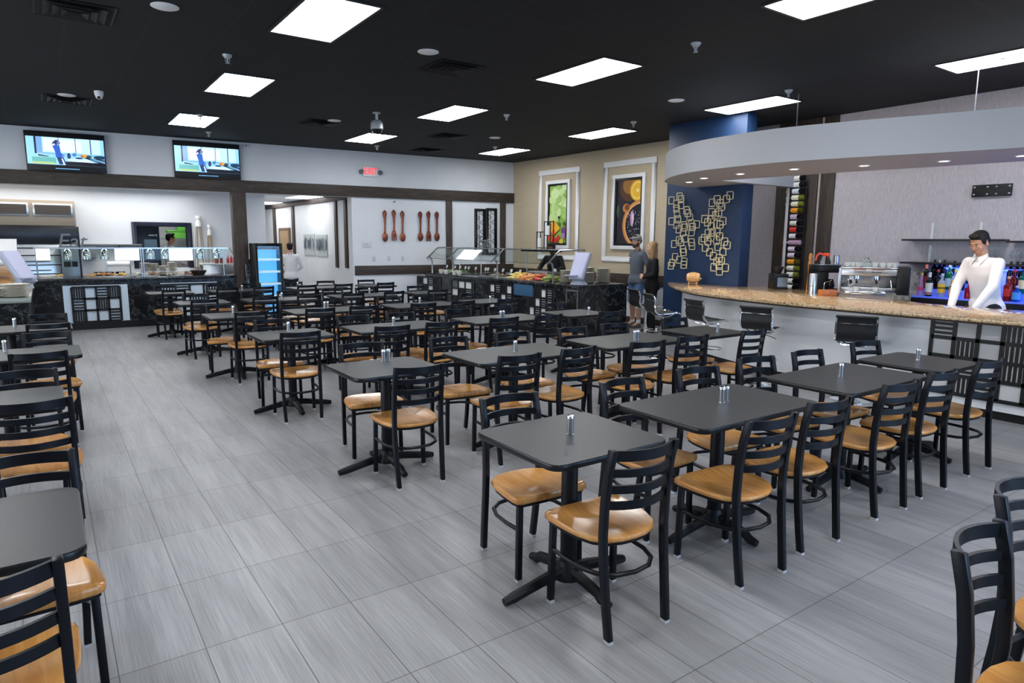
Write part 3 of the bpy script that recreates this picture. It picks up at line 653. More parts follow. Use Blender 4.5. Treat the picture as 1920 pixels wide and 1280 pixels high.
WB = [('dark', (20, 18, 24), (238, 234, 224), (220, 216, 60)), ('dark', (20, 18, 24), (232, 230, 226), (24, 24, 26)), ('dark', (20, 18, 24), (214, 222, 230), (226, 206, 40)), ('olive', (120, 122, 40), (232, 230, 214), (200, 200, 60)), ('olive', (120, 122, 40), (228, 228, 210), (190, 196, 60)),
      ('amber', (90, 80, 24), (232, 158, 40), (60, 40, 24)), ('dark', (20, 18, 24), (206, 190, 214), (36, 38, 80)), ('dark', (20, 18, 24), (222, 224, 210), (206, 60, 40)), ('dark', (20, 18, 24), (214, 52, 44), (30, 30, 34)), ('dark', (20, 18, 24), (216, 216, 224), (30, 30, 34)),
      ('rose', (196, 160, 186), None, (204, 52, 56)), ('dark', (20, 18, 24), (222, 206, 222), (196, 36, 44)), ('dark', (20, 18, 24), (220, 204, 218), (190, 36, 44)), ('amber', (90, 80, 24), (236, 158, 40), (120, 100, 60)), ('olive', (120, 122, 40), (236, 234, 224), (200, 180, 120)), ('olive', (120, 122, 40), (234, 232, 222), (206, 190, 140)), ('dark', (20, 18, 24), (238, 236, 230), (40, 40, 44)), ('dark', (20, 18, 24), (240, 238, 232), (40, 40, 44))]
cn = {(238, 234, 224): 'cream'}
for k, (gc, gcol, lab, cap) in enumerate(WB):
    v = 335+k*(538-335)/17; p = onb(1493-k*.55, v, .12)
    o = make_bottle('wine_bottle', (gc, gcol, .15), ('w%d' % k, cap), ('w%d' % k, lab, .24, .62) if lab else None, .3, .038)
    o.location = (XB-.16, ya+.07-.31, p.z); o.rotation_euler = (radians(-90), 0, 0)
    o['label'] = '%s wine bottle lying in the wall rack' % ('topmost' if k == 0 else 'lowest' if k == 17 else ORD[k]+' from the top,')
    if k not in (0, 17): o['label'] = 'wine bottle %s from the top of the wall rack' % ORD[k]
    o['group'] = 'wine bottles in the wall rack'
# backsplash, shelves
a, c = onb(1664, 520, .01).y, onb(1737, 520, .01).y
struct(MB().box(XB-.012, c, .85, XB, a, 1.30).build('trim_22', M_mosaic, smooth=0))
def shelf(u0, u1, v, dep, label, off=.28):
    a = onb(u0, v, off); y1 = a.y; y0 = onb(u1, v, off).y if u1 else 1.2
    r = thing('wall_shelf', label, 'shelf', (XB, (y0+y1)/2, a.z), 0, 'bar wall shelves')
    w = (y1-y0)/2
    MB().box(-dep, -w, -.012, 0, w, .012).build('shelf_board', mat('dark_shelf', (26, 24, 28), .4), r, bev=.003)
    return r, y0, y1, a.z
M_strip = mat('white_upright', (214, 216, 214), .4)
r, y0, y1, zu = shelf(1690, 1877, 449.5, .28, 'upper dark shelf on the lilac wall behind the bartender')
for u in (1748, 1839): MB().box(-.02, onb(u+2, 435, .01).y-r.location.y, 0, 0, onb(u-2, 435, .01).y-r.location.y, .23).build('shelf_upright', M_strip, r)
shelf(1886, None, 453, .28, 'upper dark shelf cut by the right edge of the view')
r, y0, y1, zl = shelf(1686, None, 492, .28, 'lower dark shelf above the lit bottles')
MB().box(-.02, onb(1746, 478, .01).y-r.location.y, 0, 0, onb(1741, 478, .01).y-r.location.y, .24).build('shelf_upright', M_strip, r)
zb = onb(1720, 553, .36).z
led = thing('bottle_riser', 'dark stepped riser lit blue under the liquor bottles', 'bottle riser', (XB-.004, 3.0, 0))
yl = onb(1709, 553, .5).y-3.0
M_led = mat('blue_led_strip', (70, 110, 255), .4, emit=5, ecol=(60, 96, 255)); M_acr = mat('blue_lit_acrylic_step', (90, 110, 200), .2, emit=.42, ecol=(84, 110, 255))
MB().box(-.5, -2.2, 0, 0, yl, zb-.02).build('cabinet', M_blackp, led)
MB().box(-.5, -2.2, zb-.02, -.2, yl, zb).build('front_step', M_acr, led); MB().box(-.34, -2.2, zb, -.18, yl, zb+.09).build('middle_step', M_acr, led); MB().box(-.18, -2.2, zb, -.0, yl, zb+.17).build('rear_step', M_acr, led)
MB().box(-.012, -2.2, zl-.08, -.002, yl-.05, zl-.06).build('led_strip', M_led, led)
l = bpy.data.lights.new('blue_led_glow', 'AREA'); l.shape = 'RECTANGLE'; l.size = .1; l.size_y = 2.6; l.energy = 34; l.color = (.1, .2, 1)
o = bpy.data.objects.new('blue_led_glow', l); C.objects.link(o); o.location = (XB-.1, 2.6, zl-.05); o.rotation_euler = (0, radians(20), 0)
# liquor bottles: u, row (0 front, 1 middle, 2 back), height, shape, glass, cap, label, what it looks like
LQ = [(1727, 0, .30, 'flare', ('pinkclear', (206, 170, 214), .5), ('gold', (214, 176, 90)), ('magenta', (196, 60, 110)), 'flared pink bottle with a gold cap, leftmost'),
      (1742.5, 0, .31, 'wine', ('green_black', (16, 34, 26), .1), ('white', (232, 232, 228)), ('ivory', (234, 232, 222), .08, .56, .1, .16, 'redspot', (170, 50, 50)), 'dark bottle with a large white label'),
      (1766, 0, .30, 'squat', ('clear', (214, 222, 226), .6), ('silver', (200, 200, 205)), ('yellow', (236, 190, 40), .18, .56, .36, .42, 'darkband', (90, 70, 30)), 'clear bottle with a yellow label'),
      (1788, 0, .22, 'squat', ('brown', (110, 64, 26), .3), ('gold', (214, 176, 90)), ('amberlabel', (224, 160, 40), .12, .6), 'short brown bottle with an amber label'),
      (1818, 0, .2, 'squat', ('redclear', (170, 24, 40), .4), ('redcap', (170, 30, 36)), None, 'red bottle beside the bartender'),
      (1735, 1, .33, 'wine', ('dark', (20, 18, 24), .15), ('salmon', (230, 120, 90)), ('darkred', (120, 30, 30), .1, .5), 'dark bottle with a salmon capsule'),
      (1757, 1, .25, 'squat', ('dark', (20, 18, 24), .15), ('red', (206, 40, 36)), None, 'dark bottle with a red top'),
      (1778.5, 1, .32, 'squat', ('emerald', (16, 120, 80), .4), ('white', (232, 232, 228)), ('paleblue', (170, 200, 220), .12, .46), 'emerald green bottle with a white cap'),
      (1790.5, 1, .26, 'squat', ('clear', (214, 222, 226), .6), ('yellowcap', (226, 200, 60)), ('yellow', (236, 190, 40), .1, .5), 'clear bottle with a yellow cap'),
      (1802, 1, .33, 'squat', ('dark', (20, 18, 24), .15), ('black', (20, 20, 22)), ('oval', (200, 200, 205), .3, .46), 'black bottle with a pale oval band'),
      (1749, 2, .30, 'wine', ('dark', (20, 18, 24), .15), ('black', (20, 20, 22)), None, 'back-row bottle, first'), (1758.5, 2, .30, 'wine', ('dark', (20, 18, 24), .15), ('silver', (200, 200, 205)), None, 'back-row bottle, second'),
      (1767, 2, .30, 'wine', ('dark', (20, 18, 24), .15), ('black', (20, 20, 22)), None, 'back-row bottle, third'), (1786, 2, .29, 'wine', ('green_black', (16, 34, 26), .1), ('black', (20, 20, 22)), None, 'back-row bottle, fourth'),
      (1812, 2, .29, 'wine', ('dark', (20, 18, 24), .15), ('black', (20, 20, 22)), None, 'back-row bottle, fifth'),
      (1891, 0, .30, 'squat', ('crimson', (150, 30, 30), .3), ('tan', (220, 160, 100)), ('redlabel', (190, 40, 36), .2, .5), 'crimson bottle with a red label right of the bartender'),
      (1908, 0, .19, 'squat', ('cobalt', (20, 80, 190), .4), ('silver', (200, 200, 205)), ('sky', (70, 150, 210), .15, .6), 'short cobalt blue bottle right of the bartender'),
      (1900.5, 1, .29, 'squat', ('wine_red', (110, 20, 30), .3), ('red', (206, 40, 36)), None, 'dark red bottle behind the cobalt blue one'),
      (1918, 1, .3, 'squat', ('emerald', (16, 120, 80), .4), ('black', (20, 20, 22)), ('cream', (230, 214, 160), .2, .55), 'green bottle with a cream label at the right edge'),
      (1892, 2, .3, 'wine', ('dark', (20, 18, 24), .15), ('black', (20, 20, 22)), None, 'back-row bottle right of the bartender, first'), (1904, 2, .3, 'wine', ('dark', (20, 18, 24), .15), ('black', (20, 20, 22)), None, 'back-row bottle right of the bartender, second'), (1914.5, 2, .3, 'wine', ('dark', (20, 18, 24), .15), ('black', (20, 20, 22)), None, 'back-row bottle right of the bartender, third')]
for u, row, h, kd, gcol, cap, lab, txt in LQ:
    off = (.42, .26, .09)[row]; z = zb+(0, .09, .17)[row]+.001; p = onb(u, 530, off)
    o = make_bottle('liquor_bottle', gcol, cap, lab, h, .044 if row < 2 else .036, kd); o.location = (XB-off, p.y, z)
    if 'back-row' in txt:
        k, side = ORD.index(txt.split()[-1]), 'right of the bartender' if 'right' in txt else 'left of the bartender'
        o['label'] = 'dark %s bottle from the left in back row, %s' % (ORD[k], side)
    else: o['label'] = 'liquor bottle: '+txt if len(txt.split()) > 3 else txt
    o['group'] = 'liquor bottles behind the bar'
# stemware on the lower shelf
wg = thing('wine_glass', '', 'glass')
MB().lathe([(.03, 0), (.004, .006), (.004, .08), (.03, .1), (.038, .13), (.032, .17)], seg=16).build('glass', M_glass, wg)
for k, (u, w) in enumerate(((1857, 'just behind the bartender'), (1867, 'behind the bartender, second'), (1899, 'right of the bartender'), (1916, 'at the right edge'))):
    p = onb(u, 480, .16); place(wg, XB-.16, p.y, zl+.012, 0, 'stemmed wine glass on the lower shelf %s' % w, 'wine glasses on the shelf')
r = thing('screen_mount', 'black screen mounting plate on the lilac wall', 'wall mount', onb(1861, 357, 0)); 
hw = (onb(1824, 357, .04).y-onb(1898, 357, .04).y)/2
MB().box(-.04, -hw, -.075, 0, hw, .075).build('plate', M_blackp, r, bev=.004)
b = MB()
for y in (-.9, -.25, .2, .88):
    for z in (-.045, .045): b.ell((-.042, y*hw, z), .006, .014, .01, 8)
b.build('bolt', M_steel, r)
# ------------------------------------------------------------------ things on the bar
def onbar(u, v): return onz(u, v, ZB)
p = onx(1300, 525, 8.36); k = thing('cask', 'small amber cask on a stand at the far end of the bar', 'cask', (p.x, p.y, ZB), radians(30))
MB().lathe([(.055, -.1), (.075, -.05), (.082, 0), (.075, .05), (.055, .1)], (0, 0, .12), 18, 'y').build('barrel', wood_mat('amber_oak', [(.3, (190, 132, 74)), (.7, (222, 176, 116))], (6, 6, 30), .35), k)
b = MB()
for y in (-.07, -.025, .025, .07): b.lathe([(.081-abs(y)*.22, y-.006), (.085-abs(y)*.22, y), (.081-abs(y)*.22, y+.006)], (0, 0, .12), 18, 'y')
b.build('hoop', M_gold, k); MB().box(-.06, -.07, 0, .06, -.05, .05).box(-.06, .05, 0, .06, .07, .05).box(-.012, -.05, .012, .012, .05, .03).build('stand', M_rattan, k, bev=.004)
MB().cyl((0, -.1, .1), (0, -.125, .1), .01, seg=8).build('tap', M_gold, k)
p = onbar(1458, 541); k = thing('brewer_box', 'black and clear grinder box at the left of the wine rack', 'coffee grinder', (p.x, p.y, ZB), radians(55))
MB().box(-.12, -.1, 0, .12, .1, .03).box(-.12, -.1, .17, .12, .1, .22).box(-.12, .06, .03, .12, .1, .17).build('housing', M_blackp, k, bev=.006)
MB().box(-.11, -.095, .031, .11, .055, .168).build('clear_bin', mat('smoked_clear', (150, 156, 166), .1, trans=.6), k); MB().lathe([(.03, .22), (.075, .32), (.07, .32), (0, .3)], seg=14).build('hopper', mat('smoked_hopper', (46, 40, 44), .2), k)
p = onbar(1523, 549); k = thing('steel_canister', 'tall brushed steel canister on the bar', 'canister', (p.x, p.y, ZB)); MB().lathe([(.055, 0), (.055, .25), (.05, .26), (0, .262)], seg=18).build('body', M_steel, k); MB().lathe([(.057, .09), (.057, .1)], seg=18).build('band', M_chrome, k)
p = onbar(1517, 543); k = thing('pepper_mill', 'tall orange wooden pepper mill behind the steel canister', 'pepper mill', (p.x-.02, p.y+.0, ZB)); W = mat('orange_turned_wood', (206, 134, 52), .3)
MB().lathe([(.032, 0), (.034, .03), (.026, .12), (.02, .22), (.026, .3), (.028, .36)], seg=14).build('mill_body', W, k); MB().lathe([(.028, .365), (.024, .4), (.02, .43), (.026, .46), (.022, .5), (.01, .52), (0, .525)], seg=14).build('mill_head', W, k)
p = onbar(1545, 547); k = thing('coffee_brewer', 'dark coffee brewer between the canister and the espresso machine', 'coffee brewer', (p.x+.15, p.y+.1, ZB), radians(62))
MB().box(-.14, -.16, 0, .14, .16, .04).box(-.14, .02, .04, .14, .16, .3).box(-.14, -.16, .26, .14, .16, .36).build('brewer_body', mat('dark_steel', (44, 46, 50), .3, .6), k, bev=.008)
MB().lathe([(.07, .042), (.078, .08), (.06, .15), (.05, .17)], (0, -.08, 0), 16).build('carafe', mat('coffee_carafe', (40, 34, 34), .06, trans=.4), k); b = MB().box(-.145, -.17, .365, .145, .17, .375); b.build('warming_plate', M_steel, k, bev=.003)
q = thing('coffee_pot', 'glass coffee pot with an orange handle on the brewer', 'coffee pot', (k.location.x-.04, k.location.y-.03, ZB+.375), radians(150)); OR = mat('orange_plastic', (226, 76, 40), .35)
MB().lathe([(.06, 0), (.075, .03), (.055, .09), (.045, .11)], seg=16).build('glass_bowl', M_glass, q); MB().lathe([(.05, .11), (.052, .14), (.03, .155), (0, .157)], seg=16).build('collar', OR, q); MB().tube([(.045, 0, .135), (.1, 0, .15), (.135, 0, .12), (.15, 0, .05)], [.014, .014, .013, .011], 8).build('handle', OR, q)
q = thing('steel_pitcher', 'small steel pitcher beside the orange-handled pot', 'pitcher', (k.location.x+.1, k.location.y-.10, ZB+.375)); MB().lathe([(.04, 0), (.042, .03), (.036, .11), (.038, .125)], seg=16).build('pitcher_body', M_steel, q)
# espresso machine
pa = onbar(1560, 551); pb = onbar(1664, 555); em = thing('espresso_machine', 'two-group steel espresso machine on the bar', 'espresso machine', ((pa.x+pb.x)/2+.2, (pa.y+pb.y)/2, ZB), atan2(pb.y-pa.y, pb.x-pa.x)); w = (pb-pa).length/2
MB().box(-w, -.12, .04, w, .3, .1).box(-w, .05, .1, w, .3, .28).box(-w, -.2, .25, w, .3, .34).build('machine_body', M_steel, em, bev=.01)
MB().box(-w+.04, -.24, .012, w-.12, -.0, .05).build('drip_tray', M_chrome, em, bev=.004); MB().box(w, -.24, .02, w+.14, .32, .37).build('side_panel', M_blackp, em, bev=.012); MB().box(-w-.03, -.2, .02, -w, .3, .35).build('side_panel', M_steel, em, bev=.01)
MB().box(-w, -.22, .345, w, .3, .36).build('cup_rail', M_chrome, em, bev=.004)
b = MB()
for x in (-.5, .12):
    for i in range(5): b.ell((x*w+i*.022, -.202, .3), .007, .004, .007, 8)
b.build('button', M_blackp, em)
b = MB()
for x in (-.55, .1):
    for i in range(6): b.box(x*w+i*.024, -.204, .325, x*w+.016+i*.024, -.2, .335)
b.build('red_mark', mat('red_mark', (196, 40, 44), .5), em, smooth=0)
for x in (-.42, .28):
    g = MB().cyl((x*w, -.12, .25), (x*w, -.12, .19), .034, seg=14).build('group_head', M_chrome, em); MB().tube([(x*w, -.14, .2), (x*w, -.2, .19), (x*w, -.29, .17)], [.014, .012, .015], 8).build('portafilter', M_blackp, g)
for x in (-.72, .78): MB().tube([(x*w, -.14, .24), (x*w, -.2, .2), (x*w+.02, -.2, .08)], .006, 6).build('steam_wand', M_chrome, em)
MB().lathe([(.03, 0), (.03, .01)], (-.66*w, -.205, .17), 12, 'y').build('gauge', M_blackp, em)
def make_cup(name, lab):
    r = thing(name, lab, 'cup'); MB().lathe([(.022, 0), (.034, .02), (.04, .055), (.037, .055), (.03, .02), (0, .01)], seg=16).build('cup_body', M_china, r); MB().tube([(.036, 0, .045), (.06, 0, .04), (.058, 0, .02), (.034, 0, .016)], .005, 6).build('handle', M_china, r); return r
cu = make_cup('coffee_cup', ''); ca, sa = cos(em.rotation_euler.z), sin(em.rotation_euler.z)
def emp(x, y, z): return (em.location.x+x*ca-y*sa, em.location.y+x*sa+y*ca, ZB+z)
for k, (x, y, z, t) in enumerate(((-.42, -.16, .05, 'under the left group head'), (.28, -.16, .05, 'under the right group head'), (-.8, 0, .36, 'leftmost on top of the machine'), (-.62, .02, .36, 'second from the left on the machine'), (-.4, 0, .36, 'third from the left on the machine'), (-.1, .05, .36, 'middle of the machine top'), (.2, .03, .36, 'fourth from the right on machine top'), (.48, 0, .36, 'third from the right on machine top'), (.7, .02, .36, 'second from the right on machine top'), (.92, 0, .36, 'rightmost on top of the machine'))):
    q = emp(x*w, y, z); place(cu, q[0], q[1], q[2]+.003, 2.6+k*.7, 'white coffee cup '+t, 'cups at the espresso machine')
q = emp(-.12*w, -.08, .36); g = thing('sugar_jar', 'clear ribbed glass jar on the espresso machine', 'jar', q); MB().lathe([(.04, 0), (.05, .03), (.05, .08), (.03, .1), (.02, .13), (0, .14)], seg=12).build('jar_body', M_glass, g)
p = onbar(1551, 554); k = thing('tamp_box', 'brown wooden knock box with a bent steel rod on the bar', 'box', (p.x, p.y, ZB), radians(-20)); MB().box(-.1, -.06, 0, .1, .06, .075).build('box_body', wood_mat('knock_box_wood', [(.3, (150, 84, 40)), (.7, (196, 122, 62))], (10, 10, 10), .4), k, bev=.006); MB().tube([(-.06, 0, .07), (-.06, 0, .16), (-.03, 0, .18), (.02, 0, .18), (.05, 0, .2)], .005, 6).build('steel_rod', M_chrome, k)
# ------------------------------------------------------------------ right-hand buffet (long side towards the tables)
ZC = .92
BA, BB_ = Vector((7.06, 8.15, 0)), Vector((6.98, 13.35, 0))
QP = Plane((6.98, 13.35), (7.06, 8.15))             # local x runs from the far end to the near end
L = (BA-BB_).length; DEP = 1.16
bf = thing('buffet_counter', 'long black marble buffet with fruit, plates and glass guard, beside the beige wall', 'buffet', BB_, QP.ang())
# local frame of the empty: x along the front, y into the counter
MB().box(0, 0, ZC-.05, L, DEP, ZC).build('marble_top', M_marble, bf, bev=.006)
MB().box(.01, .03, .1, L-.01, DEP-.02, ZC-.05).build('marble_front', M_marble, bf)
MB().box(.03, .08, 0, L-.03, DEP-.05, .1).build('toe_kick', M_blackp, bf)
M_bk = mat('white_lattice_backing', (214, 217, 220), .35)
for u0, u1, nc, pat in ((783, 823, 4, ['ohvh', 'vohv', 'hvov', 'vohv']), (847, 885, 3, ['hvo', 'vho', 'ovh', 'hoo']), (918, 960, 4, ['vohv', 'ovho', 'hvoh', 'ohvo']), (992, 1036, 4, ['hvov', 'ohov', 'vohh', 'hvoh'])):
    x0 = QP.lx(u0, 545)[0]; x1 = QP.lx(u1, 545)[0]; cw = (x1-x0)/nc
    MB().box(x0, .012, .16, x1, .031, .82).build('lattice_backing', M_bk, bf, smooth=0)
    b = MB(); lattice_mb(b, x0, .16, cw, .165, nc, 4, pat, lambda a, c, d, e, dd: b.box(a, .012-dd, c, d, .013, e), .034)
    b.build('lattice_screen', M_blackp, bf, smooth=0)
x0 = QP.lx(1059, 560)[0]; b = MB().box(x0, .02, .12, x0+.03, .032, .84).box(L-.05, .02, .12, L-.02, .032, .84).box(x0, .02, .82, L-.02, .032, .85); b.build('steel_edge', M_steel, bf, smooth=0)
MB().box(QP.lx(970, 555)[0]-.1, -.012, .66, QP.lx(993, 555)[0]+.1, .0, .86).build('blue_cloth', mat('blue_cloth', (44, 84, 118), .8), bf, bev=.004)
# glass guard
gd = thing('sneeze_guard', 'steel and glass sneeze guard along the right buffet', 'sneeze guard', BB_, QP.ang())
GX = [QP.lx(777, 505, -.14)[0], QP.lx(848, 512, -.14)[0], QP.lx(931, 517, -.14)[0], QP.lx(1035, 527, -.14)[0]]
GX = [max(.1, g) for g in GX]
for g in GX:
    MB().tube([(g, .16, ZC), (g, .16, 1.16), (g, .14, 1.24), (g, .08, 1.275)], .017, 8).build('post', M_steel, gd)
    MB().tube([(g, .02, 1.24), (g, .30, 1.475), (g, .9, 1.485)], [.016, .016, .012], 6).build('arm', M_steel, gd)
    MB().cyl((g, .88, ZC), (g, .88, 1.48), .011, seg=8).build('rear_post', M_steel, gd)
for a, c in zip(GX[:-1], GX[1:]):
    b = MB().hexa([(a+.03, .045, 1.25), (c-.03, .045, 1.25), (c-.03, .05, 1.243), (a+.03, .05, 1.243), (a+.03, .30, 1.482), (c-.03, .30, 1.482), (c-.03, .306, 1.474), (a+.03, .306, 1.474)]); b.build('slanted_pane', M_glass, gd, smooth=0)
    MB().box(a+.03, .32, 1.49, c-.03, .9, 1.498).build('top_pane', M_glass, gd, smooth=0)
    MB().box(a, .30, 1.476, c, .325, 1.49).build('top_rail', M_steel, gd)
MB().box(GX[2]+.3, .5, 1.44, GX[3]-.3, .62, 1.476).build('lamp_bar', M_blackp, gd, bev=.004)
def gq(u, v, off=-.03):
    return QP.lx(u, v, off)
x0, z1 = QP.lx(862, 464, -.4); x1, z0 = QP.lx(905, 484, -.1)
r = thing('glare_sheet', 'glowing white sheet as light reflection on the slanted glass of the right buffet guard', 'panel', QP.pt(QP.lx(884, 474, -.2)[0], 1.262, -.025), QP.ang(), 'painted light reflections on the glass guards')
MB().hexa([(-.33, 0, 0), (.33, 0, 0), (.33, .004, -.006), (-.33, .004, -.006), (-.33, .215, .19), (.33, .215, .19), (.33, .219, .184), (-.33, .219, .184)]).build('sheet', mat('painted_glare', (255, 255, 255), .5, emit=.55), r, smooth=0)  # emissive sheet painted in as room lights reflected by the slanted pane
M_sign = mat('grey_sign_metal', (120, 126, 128), .45)
def eat_sign(P, u, v, size, off, label):
    x, z = P.lx(u, v, off); r = thing('eat_sign', label, 'sign', P.pt(x, z, off), P.ang(), 'word signs on the glass guards')
    text_mesh('letters', 'Eat', size, .012, M_sign, r, Matrix.Rotation(radians(90), 4, 'X') @ Matrix.Translation((0, size*.32, 0)), .22)
    return r
r = eat_sign(QP, 906, 465, .34, -.7, 'grey cursive Eat sign standing on the right buffet guard')
r.location.z = 1.498
# food and table ware on the right buffet
def onq(u, v): return onz(u, v, ZC)
def rnd_pieces(name, label, cat, P0, ang, w, d, z, cols, n, sx, shape='slice', h=.05, mats=None):
    o = None; r = thing(name, label, cat, P0, ang); r['kind'] = 'stuff'
    MB().box(-w, -d, z, w, d, z+.012).build('tray', M_steel, r, bev=.004)
    for k, c in enumerate(cols):
        b = MB()
        for i in range(n):
            lo = -w+2*w*k/len(cols); x = lo+2*w/len(cols)*(rnd.random()*1.15); y = (rnd.random()*2-1)*d*.85; q = Matrix.Rotation(rnd.uniform(0, pi), 3, 'Z') @ Matrix.Rotation(rnd.uniform(-.5, .5), 3, 'X')
            b.ell((max(-w*.93, min(w*.93, x)), y, z+.025+rnd.random()*h*(1-abs(y)/d*.6)), sx, sx*.5, sx*.32, 8, q)
        b.build('food_pieces', mat('food_%d_%d_%d' % c, c, .4), r)
    return r
pc = onq(1000, 540); cx = QP.lx(1000, 533, -.3)[0]
fx0 = QP.lx(958, 527, -.2)[0]; fx1 = QP.lx(1030, 540, -.2)[0]
rnd_pieces('fruit_tray', 'tray of sliced orange and yellow fruit at the near part of right buffet', 'fruit', QP.pt((fx0+fx1)/2, ZC, -.3), QP.ang(), (fx1-fx0)/2, .2, .0, [(232, 212, 130), (238, 190, 104), (234, 150, 96), (226, 168, 104), (206, 96, 80), (150, 160, 84)], 24, .07, h=.1)
rnd_pieces('salad_tray', 'tray of pale green salad at the far end of the right buffet', 'salad', QP.pt(GX[0]+.45, ZC, -.45), QP.ang(), .38, .2, .0, [(150, 190, 110), (216, 224, 190), (110, 160, 90)], 20, .035)
rnd_pieces('dark_food_tray', 'tray of dark food in the middle of the right buffet', 'food', QP.pt((GX[1]+GX[2])/2+.5, ZC, -.45), QP.ang(), .5, .2, .0, [(60, 44, 36), (170, 150, 120), (80, 56, 40)], 12, .04)
pl0 = tag(MB().lathe([(.05, 0), (.075, .004), (.128, .017), (.132, .02), (.126, .021), (.07, .008), (0, .006)], seg=22).build('dinner_plate', M_plate), '', 'plate')
def stack(proto, x, y, z, n, dz, where, group, sc=1.0):
    for k in range(n):
        lab = ('topmost plate, ' if k == n-1 else 'bottom plate, ' if k == 0 else '%s plate from bottom, ' % ORD[k]) + where
        if proto.name in used: o = proto.copy(); C.objects.link(o)
        else: used.add(proto.name); o = proto
        o.location = (x, y, z+k*dz); o.scale = (sc, sc, sc); o['label'] = lab; o['group'] = group
def ql(x, y): return BB_+QP.t*x-QP.n*y
def stk(x, y, n, where, sc=1.0):
    p = ql(x, y); stack(pl0, p.x, p.y, ZC, n, .0165, where, 'plates on the buffets', sc)
stk(L-.74, .40, 13, 'white stack beside the fruit tray, right buffet')
stk(L-.5, .64, 11, 'stack just behind the slanted holder', .98)
stk(L-.86, 1.0, 15, 'rear stack of the right buffet', .95)
stk(L-.45, .98, 15, 'rightmost stack on the right buffet')
def caddy(loc, rz, label):
    """slanted grey tray-liner holder on a flared foot"""
    r = thing('slanted_holder', label, 'holder', loc, rz, 'slanted holders on the buffets')
    MB().lathe([(.15, 0), (.14, .02), (.08, .08), (.06, .16), (.05, .24)], seg=20).build('foot', M_sheet, r)
    th = .04; b = MB().hexa([(-.13, -.17, .1), (.13, -.17, .1), (.13, -.10, .06), (-.13, -.10, .06), (-.14, .16, .54), (.14, .16, .54), (.14, .24, .50), (-.14, .24, .50)]); b.build('slanted_bin', M_sheet, r, bev=.02)
    MB().hexa([(-.105, -.165, .13), (.105, -.165, .13), (.105, -.150, .12), (-.105, -.15, .12), (-.115, .14, .53), (.115, .14, .53), (.115, .152, .525), (-.115, .152, .525)]).build('liner', mat('pale_lilac_liner', (196, 196, 222), .5), r, bev=.004)
    MB().box(-.16, -.27, .15, .04, -.1, .165).build('lip', M_sheet, r, bev=.004)
    return r
p = ql(L-.32, .3); caddy((p.x, p.y, ZC), radians(-62), 'slanted grey liner holder at near end of the right buffet')
p = onq(1042, 523); r = thing('bus_tub', 'steel pan with utensils before the cook at the right buffet', 'pan', QP.pt(QP.lx(1015, 510, -.8)[0], ZC, -.86), QP.ang()); MB().box(-.3, -.16, 0, .3, .16, .02).box(-.3, -.16, .02, .3, -.14, .14).box(-.3, .14, .02, .3, .16, .14).box(-.3, -.14, .02, -.28, .14, .14).box(.28, -.14, .02, .3, .14, .14).build('pan_body', M_steel, r, bev=.006)
p = onq(1047, 526); r = thing('mug', 'dark cylindrical mug next to the white plate stack', 'mug', (ql(L-.98, .62).x, ql(L-.98, .62).y, ZC)); MB().lathe([(.05, 0), (.055, .1), (.05, .1), (.045, .01), (0, .01)], seg=16).build('mug_body', mat('grey_mug', (120, 120, 120), .3), r); MB().lathe([(.057, .085), (.057, .1)], seg=16).build('rim_band', M_china, r)
cd0 = thing('label_card', '', 'card'); MB().hexa([(-.035, 0, .09), (.035, 0, .09), (.035, .003, .09), (-.035, .003, .09), (-.035, .02, .15), (.035, .02, .15), (.035, .023, .15), (-.035, .023, .15)]).build('card', M_card, cd0, smooth=0); MB().cyl((0, .006, 0), (0, .006, .1), .004, seg=6).lathe([(.025, 0), (.02, .008)], seg=10).build('clip_stand', M_steel, cd0)
for k, u in enumerate((830.5, 845.5, 855, 865, 871, 884, 902.5, 907, 920, 935, 950.5, 967)):
    x = QP.lx(u, 505, -.62)[0]; q = QP.pt(x, ZC, -.72); place(cd0, q.x, q.y, ZC, QP.ang(), '%s small white label card from the far end of the right buffet' % ORD[k], 'label cards on the right buffet')
cp0 = tag(MB().lathe([(.03, 0), (.05, .03), (.055, .075), (.05, .075), (.04, .02), (0, .01)], seg=14).build('white_bowl', M_china), '', 'bowl')
for k, (u, s) in enumerate(((828, 1.2), (837, 1.2), (853, 1.1), (861, 1.1))):
    q = QP.pt(QP.lx(u, 510, -.16)[0], ZC, -.16); o = cp0 if k == 0 else cp0.copy()
    if k: C.objects.link(o)
    o.location = q; o.scale = (s, s, s); o['label'] = '%s white bowl from the far end of the right buffet front' % ORD[k]; o['group'] = 'white bowls on the right buffet'
# iron candle stand on the shelf behind the buffet
q = BP.pt(BP.lx(1043, 430, .3)[0], ZC, .3); r = thing('candle_stand', 'black iron lantern rack with white candles before the vegetable poster', 'candle holder', (q.x-.4, q.y-.05, 1.485), BP.ang())
b = MB()
for x in (-.22, -.1, .03, .13, .23, .33): b.box(x-.008, -.008, 0, x+.008, .008, .58 if x > 0 else .36)
b.box(-.23, -.008, .34, .03, .008, .36).box(.03, -.008, .56, .34, .008, .58).box(-.22, -.008, 0, .34, .008, .015).box(.03, -.008, .27, .34, .008, .285); b.build('iron_frame', M_blackp, r, smooth=0)
for x, z in ((-.1, .02), (.2, .285)): MB().cyl((x-.03, 0, z), (x-.03, 0, z+.2), .045, seg=14).build('candle', M_card, r)
